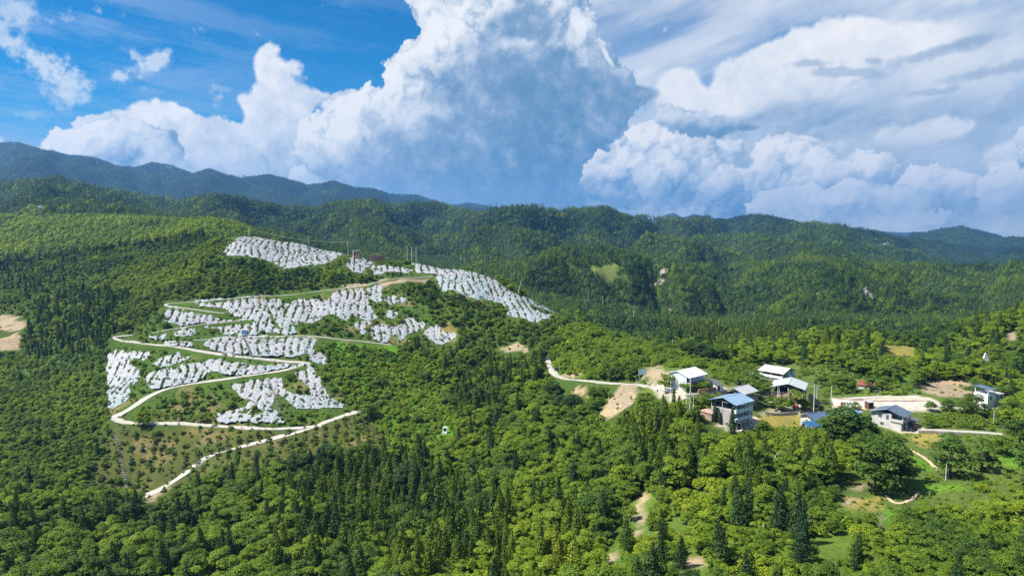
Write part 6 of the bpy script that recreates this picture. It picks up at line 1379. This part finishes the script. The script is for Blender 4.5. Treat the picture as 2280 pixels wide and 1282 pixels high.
# stacked timber, sand heap, kiosk, barrel, machine, table
e = thing_at('timber_stack', 762, 886, 'bare fallen brushwood poles at the right edge of the film', 'timber'); rgx = random.Random(4); ta = hit1(745, 862); tb = hit1(773, 890)
for k in range(16):
    f = k/15; a = Vector(ta).lerp(Vector(tb), f*.6)-e.location+Vector((rgx.uniform(-1, 1), rgx.uniform(-1, 1), .5)); b = a+(Vector(tb)-Vector(ta)).normalized()*rgx.uniform(3, 5)+Vector((rgx.uniform(-.8, .8), rgx.uniform(-.5, .5), .3)); MB().bar(a, b, .10, .06, 5).build('log', M['bark'], e)
def heap(name, px, py, w, d, h, m, label, cat, seed):
    e = hit1(px, py); n = 18; xs = np.linspace(-1, 1, n); X, Y = np.meshgrid(xs, xs); r = np.sqrt(X**2+Y**2); Z = np.clip(1-r, 0, 1)**.8*h*(1+.25*fbm(X*2+seed, Y*2, 3, 1))-.4
    idx = np.arange(n*n).reshape(n, n); F = np.stack([idx[:-1, :-1], idx[:-1, 1:], idx[1:, 1:], idx[1:, :-1]], -1).reshape(-1, 4)
    gx_, gy_ = X*w/2, Y*d/2; gz_ = height(e[0]+gx_, e[1]+gy_)-e[2]+Z; o = link(name, fast_mesh(name, np.stack([gx_, gy_, gz_], -1).reshape(-1, 3), F, [M[m]], None, True)); o.location = e; return tag(o, label, cat)
heap('sand_heap', 1612, 868, 7, 6, 1.7, 'sand', 'heap of pale sand right of the white shed', 'sand heap', 3); heap('sand_heap', 1590, 858, 6, 8, 1.0, 'sand', 'low spread of pale sand behind the white shed', 'sand heap', 5); heap('gravel_heap', 1840, 897, 6, 4, 1.2, 'yard', 'grey gravel heap beside the black shade net', 'gravel heap', 7)
h = House('brick_kiosk', 'small dark brick kiosk with a tin roof below the white embankment', 1934, 908, 15, 2.2, 2.0, 'kiosk', depth=246); h.walls(2.0, 'door'); h.shed_roof([(-.3, -.4, 2.02), (2.5, -.4, 2.02), (2.5, 2.3, 2.4), (-.3, 2.3, 2.4)], 'roof_grey'); h.door('front', 1.1, 0, .8, 1.7, 'dark')
e = thing_at('red_barrel', 1874, 910, 'red barrel post beside the road to the basin', 'barrel', 0, 238); MB().bar((0, 0, 0), (0, 0, 2.3), .32, .32, 10).build('drum', M['red'], e); MB().bar((0, 0, 2.3), (0, 0, 2.4), .36, .36, 10).build('lid', M['darksteel'], e)
for k, (px_, lb) in enumerate(((1885, 'white gate post left of another beside the basin road'), (1890, 'white gate post right of another beside the basin road'))):
    e = thing_at('gate_post', px_, 909, lb, 'gate post', 0, 240, 0, 'white gate posts by the basin road'); MB().box((0, 0, .9), (.34, .34, 2.6)).build('shaft', M['white'], e); MB().box((0, 0, 2.3), (.5, .5, .2)).build('cap', M['white'], e)
e = thing_at('red_tiller', 2037, 956, 'small red garden tiller parked under the dark lean-to', 'tiller', 30, 226, .1); MB().box((0, 0, .95), (1.3, .7, .7)).build('engine_cover', M['red'], e); MB().bar((-.5, 0, 1.1), (-1.6, 0, 1.5), .05).build('handlebar', M['darksteel'], e)
for y_ in (-.42, .42): w_ = MB().bar((.3, y_-.09, .45), (.3, y_+.09, .45), .45, .45, 14).build('wheel', M['tyre'], e); MB().bar((.3, y_-.11, .45), (.3, y_+.11, .45), .2, .2, 10).build('rim', M['steel'], w_)
# parked car under the tree by the white house
def car(px, py, theta, label, depth=None):
    e = thing_at('parked_car', px, py, label, 'car', theta, depth, .05); L_ = 2.15
    MB().prism([(-L_, .45), (-L_, .92), (-1.25, 1.0), (1.95, 1.0), (L_, .9), (L_, .45), (1.8, .34), (-1.8, .34)], -.82, .82).build('body', M['carpaint'], e)
    c_ = MB().prism([(-1.0, 1.0), (-.35, 1.52), (1.35, 1.54), (1.9, 1.0)], -.72, .72).build('cabin', M['carpaint'], e)
    for s in (-1, 1): MB().prism([(-.72, 1.05), (-.28, 1.44), (1.2, 1.46), (1.55, 1.05)], s*.735-.012, s*.735+.012).build('side_window', M['glass'], c_)
    MB().sheet([(-1.03, -.62, 1.04), (-1.03, .62, 1.04), (-.42, .58, 1.49), (-.42, -.58, 1.49)][::-1], .03).build('windscreen', M['glass'], c_); MB().sheet([(1.88, -.6, 1.06), (1.88, .6, 1.06), (1.42, .56, 1.50), (1.42, -.56, 1.50)], .03).build('rear_window', M['glass'], c_)
    for x in (-1.35, 1.35):
        for s in (-1, 1): w_ = MB().bar((x, s*.72, .33), (x, s*.90, .33), .33, .33, 16).build('wheel', M['tyre'], e); MB().bar((x, s*.74, .33), (x, s*.915, .33), .2, .2, 12).build('rim', M['steel'], w_)
    for s in (-1, 1): MB().box((-2.13, s*.6, .78), (.08, .34, .16)).build('headlight', M['white'], e); MB().box((2.13, s*.62, .8), (.08, .26, .2)).build('taillight', M['red'], e)
    MB().box((-2.14, 0, .5), (.1, 1.5, .2)).build('bumper', M['darksteel'], e)
car(1489, 874, 8, 'silver car parked in the shade of the tree beside the white house', 246)
# two people on the road and in the yard
def person(px, py, label, top_m, facing=0, depth=None):
    e = thing_at('person', px, py, label, 'person', facing, depth, .02)
    vs = [(0, 0, .95), (0, 0, 1.15), (0, 0, 1.38), (0, 0, 1.50), (0, -.02, 1.62), (0, -.02, 1.72), (.10, 0, .90), (.11, -.03, .50), (.12, 0, .10), (.12, -.12, .05), (-.10, 0, .90), (-.11, .05, .50), (-.12, .08, .10), (-.12, -.04, .05), (.19, 0, 1.40), (.25, .02, 1.14), (.26, -.06, .90), (.26, -.08, .80), (-.19, 0, 1.40), (-.25, .02, 1.14), (-.26, -.04, .90), (-.26, -.06, .80)]
    ed_ = [(0, 1), (1, 2), (2, 3), (3, 4), (4, 5), (0, 6), (6, 7), (7, 8), (8, 9), (0, 10), (10, 11), (11, 12), (12, 13), (2, 14), (14, 15), (15, 16), (16, 17), (2, 18), (18, 19), (19, 20), (20, 21)]
    rad = [.15, .14, .16, .06, .10, .07, .10, .07, .05, .04, .10, .07, .05, .04, .07, .05, .04, .04, .07, .05, .04, .04]
    me = bpy.data.meshes.new('body'); me.from_pydata(vs, ed_, []); me.materials.append(M[top_m]); me.materials.append(M['skin']); b = link('body', me, e)
    md = b.modifiers.new('skin', 'SKIN'); sv = me.skin_vertices[0].data
    for k, r_ in enumerate(rad): sv[k].radius = (r_, r_*.8)
    sv[0].use_root = True; b.modifiers.new('sub', 'SUBSURF').levels = 1; b.modifiers['sub'].render_levels = 1
    bm_ = bmesh.new(); bmesh.ops.create_uvsphere(bm_, u_segments=10, v_segments=8, radius=.12); bmesh.ops.scale(bm_, vec=(.85, .95, 1.15), verts=bm_.verts); bmesh.ops.translate(bm_, vec=(0, -.03, 1.66), verts=bm_.verts)
    hm = bpy.data.meshes.new('head'); bm_.to_mesh(hm); bm_.free(); hm.materials.append(M['skin']); link('head', hm, b)
person(1464, 876, 'person in dark clothes standing at the road edge below the pale board', 'cloth', 20, 247)
# sacks and crates in the yards
for k, (px_, py_, d_, sz_, m_, lb) in enumerate(((1645, 962, 222, (.9, .6, .6), 'white', 'white sack at the left end of the row by the brick lean-to'), (1652, 963, 221.5, (.8, .6, .9), 'white', 'tall white sack in the middle of the row by the brick lean-to'), (1659, 963, 221, (.9, .6, .5), 'brick_pale', 'pinkish crate in the row by the brick lean-to'), (1666, 963, 220.5, (.7, .6, .7), 'white', 'white sack at the right end of the row by the brick lean-to'), (1773, 905, 243, (1.2, .7, .8), 'red', 'red crate in the shade under the leafy tree by the barn'), (1780, 906, 243, (1.0, .6, .7), 'white', 'white crate beside the red crate under the leafy tree'))):
    e = thing_at('sack' if 'sack' in lb else 'crate', px_, py_, lb, 'sack' if 'sack' in lb else 'crate', 15*k, d_, .1, 'goods in the village yards'); MB().box((0, 0, sz_[2]/2), sz_).build('body', M[m_], e); MB().box((0, 0, sz_[2]+.05), (sz_[0]*.55, sz_[1]*.5, .1)).build('top', M['plaster'], e)
# bare dead tree and tiny dead trunks
def dead_tree(px, py, h, label, depth, seed):
    e = thing_at('dead_tree', px, py, label, 'dead tree', 0, depth); rg = np.random.default_rng(seed)
    V, F = tube([(0, 0, -1), (.2, .1, h*.4), (.1, .3, h*.7), (.4, .2, h)], [.16, .13, .08, .02]); fast = fast_mesh('trunk', np.array(V), np.array(F), [M['deadwood']]); link('trunk', fast, e)
    for k in range(11):
        z = h*rg.uniform(.35, .9); a = rg.uniform(0, 6.28); l_ = (1.1-z/h)*h*.5+.6; p1 = Vector((l_*.5*math.cos(a), l_*.5*math.sin(a), z+l_*.35)); p2 = Vector((l_*math.cos(a+.3), l_*math.sin(a+.3), z+l_*.8)); V, F = tube([(.15, .15, z), p1, p2], [.06, .04, .01], 4); link('branch', fast_mesh('branch', np.array(V), np.array(F), [M['deadwood']]), e)
dead_tree(1960, 1215, 7.5, 'bare pale dead tree left of the foot path at lower right', 140, 3); dead_tree(1795, 1215, 6.5, 'bare pale dead tree beside the mud brick ruin', 142, 5)
# rocky scars on the middle hills
def crag(px, py, w, h, depth, label, seed):
    q = hit1(px, py); n = 14; rg = np.random.default_rng(seed); e = empty('rock_outcrop', q, 0, label, 'rock')
    for k in range(7):
        bm_ = bmesh.new(); bmesh.ops.create_icosphere(bm_, subdivisions=2, radius=1.0); s_ = rg.uniform(.25, .5)
        for v in bm_.verts: v.co *= 1+.35*float(fbm(np.array([v.co.x*1.3+seed+k]), np.array([v.co.y*1.3+v.co.z]), 3, 2)[0])
        bmesh.ops.scale(bm_, vec=(w*s_, w*s_*.5, h*s_*1.4), verts=bm_.verts); x_, y_ = rg.uniform(-.5, .5)*w, rg.uniform(-.4, .4)*w; bmesh.ops.translate(bm_, vec=(x_, y_, float(height(q[0]+x_, q[1]+y_))-q[2]+h*.25), verts=bm_.verts)
        me = bpy.data.meshes.new('boulder'); bm_.to_mesh(me); bm_.free(); me.materials.append(M['stone']); link('boulder', me, e)
crag(1470, 640, 15, 8, 0, 'grey rock outcrop in the middle of the wooded slope', 2); crag(1932, 670, 9, 12, 0, 'pale rock scar on the right wooded slope', 4); crag(1965, 552, 34, 9, 0, 'dark rock band near the skyline at the right', 6)

# ================================================================== air
lo_, hi_ = float(gz.min())-1.0, float(gz.max())+45.0
mb = MB().box((0, (YS[0]+YS[-1])/2, (lo_+hi_)/2), (XS[-1]-XS[0]+200, YS[-1]-YS[0]+200, hi_-lo_))
m = mat('air'); t = NT(m); v = t.n('ShaderNodeVolumePrincipled'); v.inputs['Color'].default_value = (.20, .51, 1.0, 1); v.inputs['Density'].default_value = 8.5e-5; v.inputs['Anisotropy'].default_value = .25; t.out(v, True)
hz = mb.build('haze', m); tag(hz, 'thin blue summer haze over the valley', kind='stuff')
